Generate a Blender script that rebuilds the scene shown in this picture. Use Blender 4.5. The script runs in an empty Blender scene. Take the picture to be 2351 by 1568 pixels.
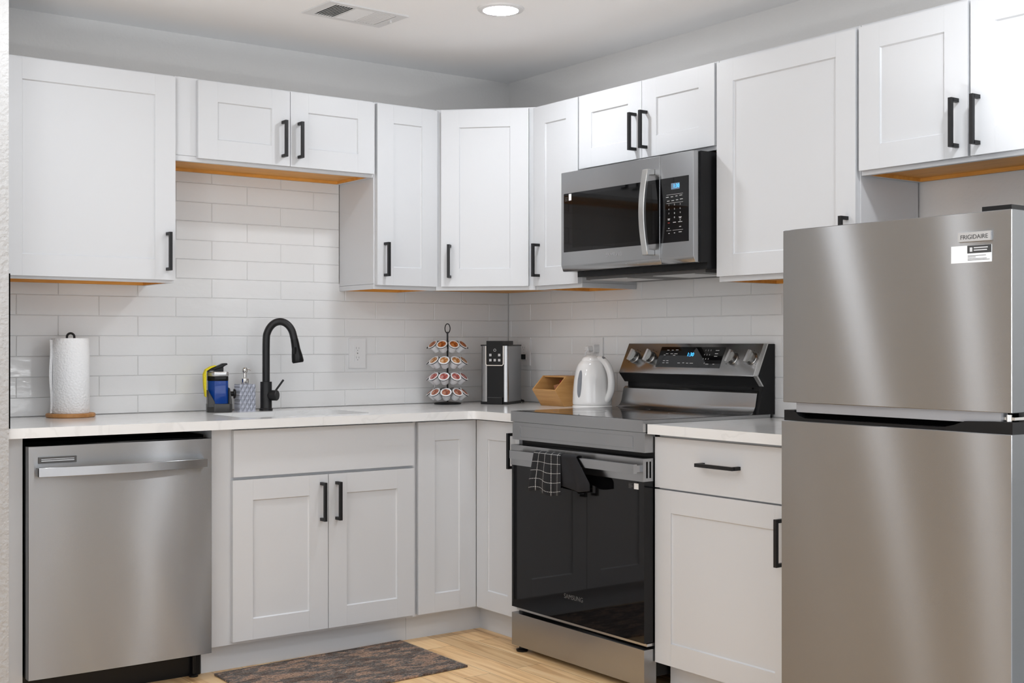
import bpy, bmesh, math, random
from mathutils import Vector, Matrix
PI = math.pi
random.seed(7)
C = bpy.context.scene.collection
SC = bpy.context.scene

# ------------------------------------------------------------------ camera
CAM = (-3.5102, -4.8155, 1.1902)
cd = bpy.data.cameras.new('camera'); cam = bpy.data.objects.new('camera', cd); C.objects.link(cam)
cam.location = CAM; cam.rotation_euler = (PI/2, 0, 0.9387 - PI/2)
cd.sensor_width = 36.0; cd.lens = 2859.92/2351*36.0
cd.shift_x = 0.88/2351; cd.shift_y = 2.81/2351
cd.clip_start = 0.05
SC.camera = cam
# ------------------------------------------------------------------ world, lamps, exposure
w = bpy.data.worlds.new('world'); SC.world = w; w.use_nodes = True
w.node_tree.nodes['Background'].inputs[0].default_value = (.8, .85, 1, 1)
w.node_tree.nodes['Background'].inputs[1].default_value = 0.05
SC.view_settings.view_transform = 'Standard'; SC.view_settings.look = 'None'
SC.view_settings.gamma = 1.0; SC.view_settings.use_curve_mapping = False
SC.view_settings.exposure = 0.0
ZC = 2.43                      # ceiling height
CAN_RADIANCE = 178.0
CAN_COLOR = (.955, .985, 1.03)
def can_lamp(x, y, k=1.0, r=.065, z=ZC-.006):
    l = bpy.data.lights.new('recessed_lamp', 'AREA'); l.shape = 'DISK'; l.size = 2*r
    l.energy = CAN_RADIANCE*k*PI*PI*r*r; l.color = CAN_COLOR
    o = bpy.data.objects.new('recessed_lamp', l); C.objects.link(o); o.location = (x, y, z)
for x, y, k in ((-.81, -3.2, 1.2), (-.95, -5.3, .25), (-2.46, -1.06, .72), (-2.6, -3.2, .45), (-2.6, -5.3, .2),
                (-3.55, -1.06, 1.15), (-4.2, -3.2, .2), (-4.2, -5.3, .2)):
    can_lamp(x, y, k)
# large soft fill panels added out of view; the walls have no windows
def room_fill(x, y, z, w, h, rz, power):
    l = bpy.data.lights.new('added_room_fill', 'AREA'); l.shape = 'RECTANGLE'; l.size = w; l.size_y = h
    l.energy = power; l.color = (.93, .98, 1.05)
    o = bpy.data.objects.new('added_room_fill', l); C.objects.link(o); o.location = (x, y, z); o.rotation_euler = (PI/2, 0, rz)
room_fill(-2.6, -6.58, 1.35, 3.6, 1.7, PI, 27)
room_fill(-5.18, -3.6, 1.35, 3.2, 1.7, PI/2*3, 23)

# upward fill discs added out of view to brighten the ceiling
def ceiling_fill(x, y, power, z=.85):
    l = bpy.data.lights.new('added_ceiling_fill', 'AREA'); l.shape = 'DISK'; l.size = .45; l.energy = power; l.color = (.97, .985, 1.0)
    o = bpy.data.objects.new('added_ceiling_fill', l); C.objects.link(o); o.location = (x, y, z); o.rotation_euler = (PI, 0, 0)
ceiling_fill(-3.3, -2.3, 22); ceiling_fill(-1.3, -4.0, 28)

# ------------------------------------------------------------------ materials
def new_mat(name):
    m = bpy.data.materials.new(name); m.use_nodes = True
    nt = m.node_tree; return m, nt, nt.nodes['Principled BSDF']
def N(nt, t, **kw):
    n = nt.nodes.new(t)
    for k, v in kw.items(): setattr(n, k, v)
    return n
def L(nt, a, b): nt.links.new(a, b)
def mat(name, col, rough=.5, metal=0, coat=0, spec=None, trans=0, emit=None, estr=0, bump=None, aniso=0, ior=None):
    m, nt, b = new_mat(name)
    b.inputs['Base Color'].default_value = (*col, 1); b.inputs['Roughness'].default_value = rough
    b.inputs['Metallic'].default_value = metal; b.inputs['Coat Weight'].default_value = coat
    if spec is not None: b.inputs['Specular IOR Level'].default_value = spec
    if ior: b.inputs['IOR'].default_value = ior
    b.inputs['Transmission Weight'].default_value = trans
    if emit: b.inputs['Emission Color'].default_value = (*emit, 1); b.inputs['Emission Strength'].default_value = estr
    if bump:
        sc, st, dist = bump[:3]
        tc = N(nt, 'ShaderNodeTexCoord'); mp = N(nt, 'ShaderNodeMapping'); nz = N(nt, 'ShaderNodeTexNoise'); bp = N(nt, 'ShaderNodeBump')
        if len(bump) > 3: mp.inputs['Scale'].default_value = bump[3]
        nz.inputs['Scale'].default_value = sc; nz.inputs['Detail'].default_value = 4
        bp.inputs['Strength'].default_value = st; bp.inputs['Distance'].default_value = dist
        L(nt, tc.outputs['Object'], mp.inputs['Vector']); L(nt, mp.outputs[0], nz.inputs['Vector'])
        L(nt, nz.outputs['Fac'], bp.inputs['Height']); L(nt, bp.outputs[0], b.inputs['Normal'])
    return m
def noise_color(m, stops, scale, mscale=(1,1,1), detail=4, rough=.6, dist=0, coord='Object'):
    nt = m.node_tree; b = nt.nodes['Principled BSDF']
    tc = N(nt, 'ShaderNodeTexCoord'); mp = N(nt, 'ShaderNodeMapping'); mp.inputs['Scale'].default_value = mscale
    nz = N(nt, 'ShaderNodeTexNoise'); nz.inputs['Scale'].default_value = scale; nz.inputs['Detail'].default_value = detail
    nz.inputs['Roughness'].default_value = rough; nz.inputs['Distortion'].default_value = dist
    cr = N(nt, 'ShaderNodeValToRGB'); e = cr.color_ramp.elements
    while len(e) < len(stops): e.new(.5)
    for i, (p, c) in enumerate(stops): e[i].position = p; e[i].color = (*c, 1)
    L(nt, tc.outputs[coord], mp.inputs['Vector']); L(nt, mp.outputs[0], nz.inputs['Vector']); L(nt, nz.outputs['Fac'], cr.inputs[0])
    L(nt, cr.outputs[0], b.inputs['Base Color'])
    return m
def steel(name, col, av, ah, brush=(1, 1, 160), wav=0.0, bumpst=.006):
    # brushed metal: av / ah = microfacet spread across (vertical) and along (horizontal) the brushing
    m, nt, b = new_mat(name); out = nt.nodes['Material Output']; nt.nodes.remove(b)
    g = N(nt, 'ShaderNodeBsdfAnisotropic'); g.distribution = 'MULTI_GGX'
    r2 = math.sqrt(av*ah); g.inputs['Roughness'].default_value = math.sqrt(r2); g.inputs['Anisotropy'].default_value = 1 - ah/r2
    g.inputs['Color'].default_value = (*col, 1)
    tg = N(nt, 'ShaderNodeTangent'); tg.direction_type = 'RADIAL'; tg.axis = 'Z'; L(nt, tg.outputs[0], g.inputs['Tangent'])
    tc = N(nt, 'ShaderNodeTexCoord'); mp = N(nt, 'ShaderNodeMapping'); mp.inputs['Scale'].default_value = brush
    nz = N(nt, 'ShaderNodeTexNoise'); nz.inputs['Scale'].default_value = 6; nz.inputs['Detail'].default_value = 3
    L(nt, tc.outputs['Object'], mp.inputs['Vector']); L(nt, mp.outputs[0], nz.inputs['Vector'])
    b1 = N(nt, 'ShaderNodeBump'); b1.inputs['Strength'].default_value = bumpst; b1.inputs['Distance'].default_value = .0005
    L(nt, nz.outputs['Fac'], b1.inputs['Height']); last = b1
    if wav:
        n2 = N(nt, 'ShaderNodeTexNoise'); n2.inputs['Scale'].default_value = 3.2; n2.inputs['Detail'].default_value = 0
        L(nt, tc.outputs['Object'], n2.inputs['Vector'])
        b2 = N(nt, 'ShaderNodeBump'); b2.inputs['Strength'].default_value = wav; b2.inputs['Distance'].default_value = .02
        L(nt, n2.outputs['Fac'], b2.inputs['Height']); L(nt, b1.outputs[0], b2.inputs['Normal']); last = b2
    L(nt, last.outputs[0], g.inputs['Normal']); L(nt, g.outputs[0], out.inputs['Surface'])
    return m
M = {}
M['cab'] = mat('cabinet_white', (.635, .645, .66), .38, bump=(30, .03, .001, (1, 1, .15)))
M['wall'] = mat('wall_paint', (.74, .73, .715), .8, bump=(85, .35, .004))
M['wallroom'] = mat('white_room_paint', (.86, .86, .86), .85)
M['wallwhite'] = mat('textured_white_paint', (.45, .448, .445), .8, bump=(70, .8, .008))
M['ceil'] = mat('ceiling_paint', (.91, .91, .91), .9, bump=(120, .15, .002))
M['wood'] = noise_color(mat('birch_plywood', (.6, .3, .07), .5), [(.3, (.64, .28, .045)), (.7, (.80, .39, .08))], 6, (1, 8, 8))
M['tile'] = mat('glazed_white_tile', (.745, .747, .745), .10, bump=(9, .30, .006, (1, 1, 1.6)))
M['grout'] = mat('grout', (.66, .655, .65), .9)
M['bounce_floor'] = mat('pale_bounce_floor', (.78, .79, .81), .95, bump=(300, .6, .004))
M['black'] = mat('matte_black_metal', (.009, .009, .010), .42, spec=.35)
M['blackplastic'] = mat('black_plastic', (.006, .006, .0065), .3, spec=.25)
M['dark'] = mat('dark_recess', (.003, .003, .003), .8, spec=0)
M['blackglass'] = mat('black_glass', (.003, .003, .0035), .03, ior=1.42)
M['cooktop'] = mat('ceramic_glass_cooktop', (.012, .012, .013), .06, ior=1.8)
M['screen'] = mat('microwave_screen', (.004, .004, .004), .05, ior=1.35)
M['steel'] = steel('brushed_stainless', (.435, .44, .448), .14, .035)
M['fridge_steel'] = steel('fridge_stainless', (.325, .332, .340), .36, .013)
M['dw_steel'] = steel('dishwasher_stainless', (.335, .340, .346), .34, .016, wav=.16)
M['satin'] = mat('satin_metal', (.62, .62, .61), .28, 1)
M['knobmetal'] = mat('dark_satin_metal', (.30, .295, .285), .25, 1)
M['chrome'] = mat('chrome', (.75, .73, .70), .08, 1)
M['dgray'] = mat('dark_gray_paint', (.07, .068, .066), .45)
M['lgray'] = mat('gray_plastic', (.30, .30, .31), .5)
M['plate'] = mat('white_plastic', (.74, .74, .74), .3)
M['kettle'] = mat('white_glossy_plastic', (.78, .765, .75), .12, coat=.3)
M['kgray'] = mat('gray_translucent_window', (.20, .21, .23), .2)
M['sink'] = mat('sink_ceramic', (.62, .62, .63), .25)
M['print'] = mat('light_print', (.55, .55, .55), .5)
M['printdark'] = mat('dark_print', (.03, .03, .03), .5)
M['printdim'] = mat('dim_print', (.10, .10, .10), .4)
M['sticker'] = mat('white_sticker', (.75, .75, .74), .4)
M['blue_led'] = mat('blue_led', (.0, .02, .05), .4, emit=(.05, .42, 1.0), estr=2.2)
M['blue_lcd'] = mat('lcd_glass', (.12, .17, .23), .2, emit=(.10, .2, .35), estr=.25)
M['paper'] = mat('paper_towel', (.83, .83, .83), .95)
M['bamboo'] = noise_color(mat('bamboo', (.6, .33, .11), .45), [(.3, (.50, .25, .075)), (.7, (.66, .37, .14))], 5, (1, 1, 14))
M['basewood'] = noise_color(mat('acacia_base', (.5, .25, .08), .45), [(.3, (.36, .16, .045)), (.7, (.55, .27, .09))], 6, (2, 12, 2))
M['blue'] = mat('blue_liquid_plastic', (.002, .045, .26), .08)
M['bluegray'] = mat('smoky_blue_plastic', (.10, .16, .27), .2)
M['caddy'] = mat('charcoal_plastic', (.035, .034, .033), .35)
M['yellow'] = mat('yellow_sponge', (.80, .66, .02), .9, bump=(220, 1, .004))
M['silver'] = mat('silver_trim', (.60, .60, .60), .25, .8)
M['pod'] = mat('white_pod_cup', (.80, .80, .81), .35)
M['red'] = mat('dark_red_packet', (.22, .012, .008), .5)
M['greenp'] = mat('printed_packet', (.45, .20, .10), .5)
M['ventdark'] = mat('vent_duct_dark', (.08, .08, .08), .9)
# quartz
m = mat('white_quartz', (.8, .8, .8), .13); nt = m.node_tree; b = nt.nodes['Principled BSDF']
tc = N(nt, 'ShaderNodeTexCoord'); nz = N(nt, 'ShaderNodeTexNoise'); nz.inputs['Scale'].default_value = 2.3; nz.inputs['Detail'].default_value = 9; nz.inputs['Distortion'].default_value = 1.6
cr = N(nt, 'ShaderNodeValToRGB'); e = cr.color_ramp.elements; e.new(.5); e.new(.5)
for i, (p, c) in enumerate(((.485, .80), (.497, .755), (.503, .755), (.515, .80))): e[i].position = p; e[i].color = (c, c, c*.99, 1)
L(nt, tc.outputs['Object'], nz.inputs['Vector']); L(nt, nz.outputs['Fac'], cr.inputs[0]); L(nt, cr.outputs[0], b.inputs['Base Color']); M['quartz'] = m
# oak floor: planks along world y
m = mat('oak_planks', (.5, .3, .15), .42); nt = m.node_tree; b = nt.nodes['Principled BSDF']
tc = N(nt, 'ShaderNodeTexCoord'); mp = N(nt, 'ShaderNodeMapping'); mp.inputs['Rotation'].default_value = (0, 0, PI/2)
br = N(nt, 'ShaderNodeTexBrick'); br.inputs['Scale'].default_value = 1; br.inputs['Brick Width'].default_value = 1.15; br.inputs['Row Height'].default_value = .115
br.inputs['Mortar Size'].default_value = .0009; br.inputs['Color1'].default_value = (.1, .1, .1, 1); br.inputs['Color2'].default_value = (.9, .9, .9, 1); br.inputs['Mortar'].default_value = (.5, .5, .5, 1)
br.offset_frequency = 2; br.offset = .37
L(nt, tc.outputs['Object'], mp.inputs[0]); L(nt, mp.outputs[0], br.inputs['Vector'])
m2 = N(nt, 'ShaderNodeMapping'); m2.inputs['Scale'].default_value = (22, 1.3, 1); L(nt, tc.outputs['Object'], m2.inputs[0])
ad = N(nt, 'ShaderNodeVectorMath'); ad.operation = 'ADD'; L(nt, m2.outputs[0], ad.inputs[0])
sc_ = N(nt, 'ShaderNodeVectorMath'); sc_.operation = 'SCALE'; sc_.inputs['Scale'].default_value = 19; L(nt, br.outputs['Color'], sc_.inputs[0]); L(nt, sc_.outputs[0], ad.inputs[1])
nz = N(nt, 'ShaderNodeTexNoise'); nz.inputs['Scale'].default_value = 1.6; nz.inputs['Detail'].default_value = 7; nz.inputs['Distortion'].default_value = .7; L(nt, ad.outputs[0], nz.inputs['Vector'])
cr = N(nt, 'ShaderNodeValToRGB'); e = cr.color_ramp.elements; e.new(.5)
for i, (p, c) in enumerate(((.28, (.56, .31, .13)), (.5, (.84, .55, .275)), (.75, (.93, .68, .39)))): e[i].position = p; e[i].color = (*c, 1)
L(nt, nz.outputs['Fac'], cr.inputs[0])
mx = N(nt, 'ShaderNodeMix'); mx.data_type = 'RGBA'; mx.blend_type = 'MULTIPLY'; mx.inputs['Factor'].default_value = 1
hv = N(nt, 'ShaderNodeMapRange'); hv.inputs['To Min'].default_value = .78; hv.inputs['To Max'].default_value = 1.12; L(nt, br.outputs['Color'], hv.inputs['Value'])
L(nt, cr.outputs[0], mx.inputs['A']); L(nt, hv.outputs[0], mx.inputs['B'])
m3 = N(nt, 'ShaderNodeMix'); m3.data_type = 'RGBA'; m3.inputs['B'].default_value = (.17, .09, .035, 1)
L(nt, br.outputs['Fac'], m3.inputs['Factor']); L(nt, mx.outputs['Result'], m3.inputs['A']); L(nt, m3.outputs['Result'], b.inputs['Base Color']); M['floor'] = m
# rug
m = mat('woven_rug', (.1, .08, .07), 1); nt = m.node_tree; b = nt.nodes['Principled BSDF']
tc = N(nt, 'ShaderNodeTexCoord'); mp = N(nt, 'ShaderNodeMapping'); mp.inputs['Scale'].default_value = (3.5, 9, 1)
nz = N(nt, 'ShaderNodeTexNoise'); nz.inputs['Scale'].default_value = 2.3; nz.inputs['Detail'].default_value = 8; nz.inputs['Roughness'].default_value = .75; nz.inputs['Distortion'].default_value = .5
cr = N(nt, 'ShaderNodeValToRGB'); e = cr.color_ramp.elements; e.new(.5); e.new(.5); e.new(.5)
for i, (p, c) in enumerate(((.33, (.035, .026, .022)), (.43, (.15, .10, .075)), (.49, (.11, .115, .115)), (.55, (.40, .25, .17)), (.66, (.10, .09, .085)))): e[i].position = p; e[i].color = (*c, 1)
L(nt, tc.outputs['Object'], mp.inputs[0]); L(nt, mp.outputs[0], nz.inputs['Vector']); L(nt, nz.outputs['Fac'], cr.inputs[0])
wv = N(nt, 'ShaderNodeTexWave'); wv.inputs['Scale'].default_value = 60; wv.bands_direction = 'Y'; wv.inputs['Distortion'].default_value = 4; L(nt, tc.outputs['Object'], wv.inputs['Vector'])
n9 = N(nt, 'ShaderNodeTexNoise'); n9.inputs['Scale'].default_value = 180; L(nt, tc.outputs['Object'], n9.inputs['Vector'])
hv = N(nt, 'ShaderNodeMapRange'); hv.inputs['From Min'].default_value = .3; hv.inputs['From Max'].default_value = .7; hv.inputs['To Min'].default_value = .45; hv.inputs['To Max'].default_value = 1.5; L(nt, n9.outputs['Fac'], hv.inputs['Value'])
mx = N(nt, 'ShaderNodeMix'); mx.data_type = 'RGBA'; mx.blend_type = 'MULTIPLY'; mx.inputs['Factor'].default_value = 1
L(nt, cr.outputs[0], mx.inputs['A']); L(nt, hv.outputs[0], mx.inputs['B']); L(nt, mx.outputs['Result'], b.inputs['Base Color'])
bp_ = N(nt, 'ShaderNodeBump'); bp_.inputs['Strength'].default_value = .6; bp_.inputs['Distance'].default_value = .003; L(nt, wv.outputs['Fac'], bp_.inputs['Height']); L(nt, bp_.outputs[0], b.inputs['Normal']); M['rug'] = m
# towel: black with white windowpane stitching (uses its uv map, metres)
m = mat('black_windowpane_towel', (.01, .01, .011), 1); nt = m.node_tree; b = nt.nodes['Principled BSDF']
uv = N(nt, 'ShaderNodeUVMap'); sp = N(nt, 'ShaderNodeSeparateXYZ'); L(nt, uv.outputs[0], sp.inputs[0])
def mth(op, a, bb=None, c=None):
    n = N(nt, 'ShaderNodeMath', operation=op)
    for i, v in enumerate((a, bb, c)):
        if v is None: continue
        if isinstance(v, (int, float)): n.inputs[i].default_value = v
        else: L(nt, v, n.inputs[i])
    return n.outputs[0]
def line(coord, other, pitch, wd):
    f = mth('FRACT', mth('DIVIDE', coord, pitch)); on = mth('LESS_THAN', f, wd/pitch)
    dash = mth('LESS_THAN', mth('FRACT', mth('DIVIDE', other, .0052)), .62)
    return mth('MULTIPLY', on, dash)
ln = mth('MAXIMUM', line(sp.outputs[0], sp.outputs[1], .031, .0016), line(sp.outputs[1], sp.outputs[0], .031, .0016))
mx = N(nt, 'ShaderNodeMix'); mx.data_type = 'RGBA'; mx.inputs['A'].default_value = (.010, .010, .012, 1); mx.inputs['B'].default_value = (.62, .62, .60, 1)
L(nt, ln, mx.inputs['Factor']); L(nt, mx.outputs['Result'], b.inputs['Base Color']); M['towel'] = m
# embossed glass soap bottle
m = mat('cut_glass', (.66, .69, .80), .14, trans=.18, ior=1.45); nt = m.node_tree; b = nt.nodes['Principled BSDF']
tc = N(nt, 'ShaderNodeTexCoord'); sp = N(nt, 'ShaderNodeSeparateXYZ'); L(nt, tc.outputs['Object'], sp.inputs[0])
def mth(op, a, bb=None, c=None):
    n = N(nt, 'ShaderNodeMath', operation=op)
    for i, v in enumerate((a, bb, c)):
        if v is None: continue
        if isinstance(v, (int, float)): n.inputs[i].default_value = v
        else: L(nt, v, n.inputs[i])
    return n.outputs[0]
s1 = mth('MULTIPLY', mth('ADD', sp.outputs[0], mth('MULTIPLY', sp.outputs[2], .55)), 170); s2 = mth('MULTIPLY', mth('SUBTRACT', sp.outputs[0], mth('MULTIPLY', sp.outputs[2], .55)), 170)
hh = mth('MINIMUM', mth('ABSOLUTE', mth('SINE', s1)), mth('ABSOLUTE', mth('SINE', s2)))
bp_ = N(nt, 'ShaderNodeBump'); bp_.inputs['Strength'].default_value = 1; bp_.inputs['Distance'].default_value = .008; L(nt, hh, bp_.inputs['Height']); L(nt, bp_.outputs[0], b.inputs['Normal']); M['cutglass'] = m
# paper towel quilting
nt = M['paper'].node_tree; b = nt.nodes['Principled BSDF']; tc = N(nt, 'ShaderNodeTexCoord'); mp = N(nt, 'ShaderNodeMapping'); mp.inputs['Rotation'].default_value = (0, .6, 0)
wv = N(nt, 'ShaderNodeTexVoronoi'); wv.inputs['Scale'].default_value = 130; L(nt, tc.outputs['Object'], mp.inputs[0]); L(nt, mp.outputs[0], wv.inputs['Vector'])
bp_ = N(nt, 'ShaderNodeBump'); bp_.inputs['Strength'].default_value = .6; bp_.inputs['Distance'].default_value = .003; L(nt, wv.outputs['Distance'], bp_.inputs['Height']); L(nt, bp_.outputs[0], b.inputs['Normal'])
def lid_mat(name, stops, scale):
    return noise_color(mat(name, (.4, .1, .02), .35), stops, scale, detail=3)
M['lid1'] = lid_mat('amber_foil_print', [(.35, (.10, .03, .01)), (.5, (.42, .10, .02)), (.62, (.60, .27, .09))], 60)
M['lid2'] = lid_mat('orange_foil_print', [(.35, (.20, .06, .015)), (.5, (.50, .20, .04)), (.64, (.72, .55, .38))], 60)
M['lid3'] = lid_mat('red_foil_print', [(.36, (.10, .08, .10)), (.48, (.40, .05, .03)), (.6, (.55, .30, .27)), (.7, (.25, .24, .30))], 55)
M['lid4'] = lid_mat('brown_foil_print', [(.36, (.09, .06, .06)), (.5, (.36, .09, .035)), (.64, (.46, .28, .2))], 58)
# recessed light lens
m = mat('lit_lens', (.9, .9, .9), .5, emit=CAN_COLOR, estr=CAN_RADIANCE); M['lens'] = m

# ------------------------------------------------------------------ mesh building
class MB:
    def __init__(s): s.bm = bmesh.new(); s.uv = None
    def box(s, x0, x1, y0, y1, z0, z1, b=0, seg=1):
        x0, x1 = min(x0, x1), max(x0, x1); y0, y1 = min(y0, y1), max(y0, y1); z0, z1 = min(z0, z1), max(z0, z1)
        v = [s.bm.verts.new(p) for p in ((x0,y0,z0),(x1,y0,z0),(x1,y1,z0),(x0,y1,z0),(x0,y0,z1),(x1,y0,z1),(x1,y1,z1),(x0,y1,z1))]
        fs = [s.bm.faces.new([v[i] for i in q]) for q in ((3,2,1,0),(4,5,6,7),(0,1,5,4),(1,2,6,5),(2,3,7,6),(3,0,4,7))]
        if b: s.bev(fs, b, seg)
        return s
    def bev(s, fs, b, seg=1, ang=0.3):
        es = {e for f in fs for e in f.edges if len(e.link_faces) == 2 and e.calc_face_angle(0) > ang}
        bmesh.ops.bevel(s.bm, geom=list(es), offset=b, segments=seg, affect='EDGES', profile=.5, clamp_overlap=True)
    def prism(s, poly, axis, a0, a1, b=0, seg=1):
        def P(p, a): return {'x': (a, p[0], p[1]), 'y': (p[0], a, p[1]), 'z': (p[0], p[1], a)}[axis]
        A = [s.bm.verts.new(P(p, a0)) for p in poly]; B = [s.bm.verts.new(P(p, a1)) for p in poly]; n = len(poly)
        fs = [s.bm.faces.new(A), s.bm.faces.new(B[::-1])]
        fs += [s.bm.faces.new((A[i], A[(i+1) % n], B[(i+1) % n], B[i])) for i in range(n)]
        bmesh.ops.recalc_face_normals(s.bm, faces=fs)
        if b: s.bev(fs, b, seg)
        return s
    def tube(s, pts, r, n=12, caps=True, closed=False):
        pts = [Vector(p) for p in pts]; m = len(pts); rs = r if isinstance(r, (list, tuple)) else [r]*m
        T = []
        for i in range(m):
            a = pts[(i-1) % m] if (closed or i) else pts[0]; b = pts[(i+1) % m] if (closed or i < m-1) else pts[-1]
            T.append((b-a).normalized())
        u = T[0].orthogonal().normalized(); rings = []
        for i in range(m):
            u = (u - T[i]*u.dot(T[i])).normalized(); v = T[i].cross(u)
            rings.append([s.bm.verts.new(pts[i] + (u*math.cos(2*PI*k/n) + v*math.sin(2*PI*k/n))*rs[i]) for k in range(n)])
        for i in range(m if closed else m-1):
            a, b = rings[i], rings[(i+1) % m]; off = 0
            if closed and i == m-1:
                off = min(range(n), key=lambda q: (b[q].co-a[0].co).length)
            for k in range(n): s.bm.faces.new((a[k], a[(k+1) % n], b[(k+1+off) % n], b[(k+off) % n]))
        if caps and not closed: s.bm.faces.new(rings[0][::-1]); s.bm.faces.new(rings[-1])
        return s
    def lathe(s, prof, c=(0, 0, 0), n=32, sx=1, sy=1, axis=None):
        # prof: (radius, height); axis None = z
        R = []
        for r, z in prof:
            ring = []
            for k in range(n if r > 1e-6 else 1):
                p = Vector((r*sx*math.cos(2*PI*k/n), r*sy*math.sin(2*PI*k/n), z))
                if axis is not None: p = axis @ p
                ring.append(s.bm.verts.new(p + Vector(c)))
            R.append(ring)
        for a, b in zip(R, R[1:]):
            if len(a) == 1 and len(b) == 1: continue
            for k in range(n):
                k2 = (k+1) % n
                if len(a) == 1: s.bm.faces.new((a[0], b[k2], b[k]))
                elif len(b) == 1: s.bm.faces.new((a[k], a[k2], b[0]))
                else: s.bm.faces.new((a[k], a[k2], b[k2], b[k]))
        return s
    def ball(s, c, r, sx=1, sy=1, sz=1, n=20):
        return s.lathe([(r*math.sin(PI*i/10), -r*sz*math.cos(PI*i/10)) for i in range(11)], c, n, sx, sy)
    def grid(s, f, nu, nv, th=0):
        V = [[s.bm.verts.new(f(i/nu, j/nv)) for j in range(nv+1)] for i in range(nu+1)]
        for i in range(nu):
            for j in range(nv): s.bm.faces.new((V[i][j], V[i+1][j], V[i+1][j+1], V[i][j+1]))
        return s
    def xf(s, mtx):
        bmesh.ops.transform(s.bm, matrix=mtx, verts=s.bm.verts); return s
    def mesh(s, name, smooth=35):
        bmesh.ops.recalc_face_normals(s.bm, faces=s.bm.faces)
        me = bpy.data.meshes.new(name); s.bm.to_mesh(me); s.bm.free()
        for p in me.polygons: p.use_smooth = True
        me.set_sharp_from_angle(angle=math.radians(smooth))
        return me
ANG = {'A': 0.0, 'B': -PI/2, 'D': -PI/4}
def rot(fr): return Matrix.Rotation(ANG[fr] if isinstance(fr, str) else fr, 4, 'Z')
def setp(o, label, cat, group=None):
    o['label'] = label; o['category'] = cat
    if group: o['group'] = group
class Thing:
    def __init__(s, name, label, cat, origin, fr='A', group=None):
        s.o = Vector(origin); s.fr = fr; s.e = bpy.data.objects.new(name, None); C.objects.link(s.e)
        s.e.empty_display_size = .05
        s.e.location = rot(fr) @ s.o; s.e.rotation_euler = (0, 0, ANG[fr] if isinstance(fr, str) else fr)
        setp(s.e, label, cat, group)
    def part(s, mb, name, m, parent=None, label=None, smooth=35, kind=None):
        mb.xf(Matrix.Translation(-s.o)); me = mb.mesh(name, smooth); me.materials.append(M[m])
        o = bpy.data.objects.new(name, me); C.objects.link(o); o.parent = parent or s.e
        if label: o['label'] = label
        if kind: o['kind'] = kind
        return o
    def text(s, body, size, x, y, z, m, name='lettering', parent=None, align='CENTER', slant=0, ext=.0004, yaw=0):
        c = bpy.data.curves.new('t', 'FONT'); c.body = body; c.size = size; c.extrude = ext; c.align_x = align; c.align_y = 'CENTER'
        t = bpy.data.objects.new('t', c); C.objects.link(t); bpy.context.view_layer.update()
        me = bpy.data.meshes.new_from_object(t.evaluated_get(bpy.context.evaluated_depsgraph_get()))
        bpy.data.objects.remove(t); bpy.data.curves.remove(c)
        mt = Matrix.Translation(Vector((x, y, z)) - s.o) @ Matrix.Rotation(PI/2 - slant, 4, 'X')
        me.transform(mt); me.materials.clear(); me.materials.append(M[m]); me.name = name
        o = bpy.data.objects.new(name, me); C.objects.link(o); o.parent = parent or s.e
        return o
def single(mb, name, m, label, cat, origin=(0, 0, 0), fr='A', group=None, kind=None, smooth=35):
    o_ = Vector(origin); mb.xf(Matrix.Translation(-o_)); me = mb.mesh(name, smooth); me.materials.append(M[m])
    o = bpy.data.objects.new(name, me); C.objects.link(o); o.location = rot(fr) @ o_; o.rotation_euler = (0, 0, ANG[fr] if isinstance(fr, str) else fr)
    if label: setp(o, label, cat, group)
    if kind: o['kind'] = kind
    return o
def struct(mb, name, m, fr='A'): return single(mb, name, m, None, None, fr=fr, kind='structure')

# ------------------------------------------------------------------ setting
struct(MB().box(-5.3, .1, -2.9, .1, -.1, 0), 'floor', 'floor')
struct(MB().box(-5.3, .1, -6.7, -2.9, -.1, 0), 'floor', 'bounce_floor')  # unseen floor half, invented pale grey to bounce neutral light
struct(MB().box(-5.3, .1, -6.7, .1, ZC, ZC+.1), 'ceiling', 'ceil')
struct(MB().box(-5.3, .1, 0, .1, 0, ZC), 'wall_back', 'wall')
struct(MB().box(0, .1, -6.7, 0, 0, ZC), 'wall_right', 'wall')
struct(MB().box(-5.3, -5.2, -6.7, 0, 0, ZC), 'wall_far_left', 'wallroom')
struct(MB().box(-5.2, 0, -6.7, -6.6, 0, ZC), 'wall_front', 'wallroom')
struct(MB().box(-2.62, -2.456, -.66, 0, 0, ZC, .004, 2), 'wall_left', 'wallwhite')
struct(MB().box(-2.4558, -2.4495, -.652, -.646, .915, 1.412), 'gap_shade_strip', 'dark')  # dark strip standing in for the shadow gap at the wall end

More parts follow.
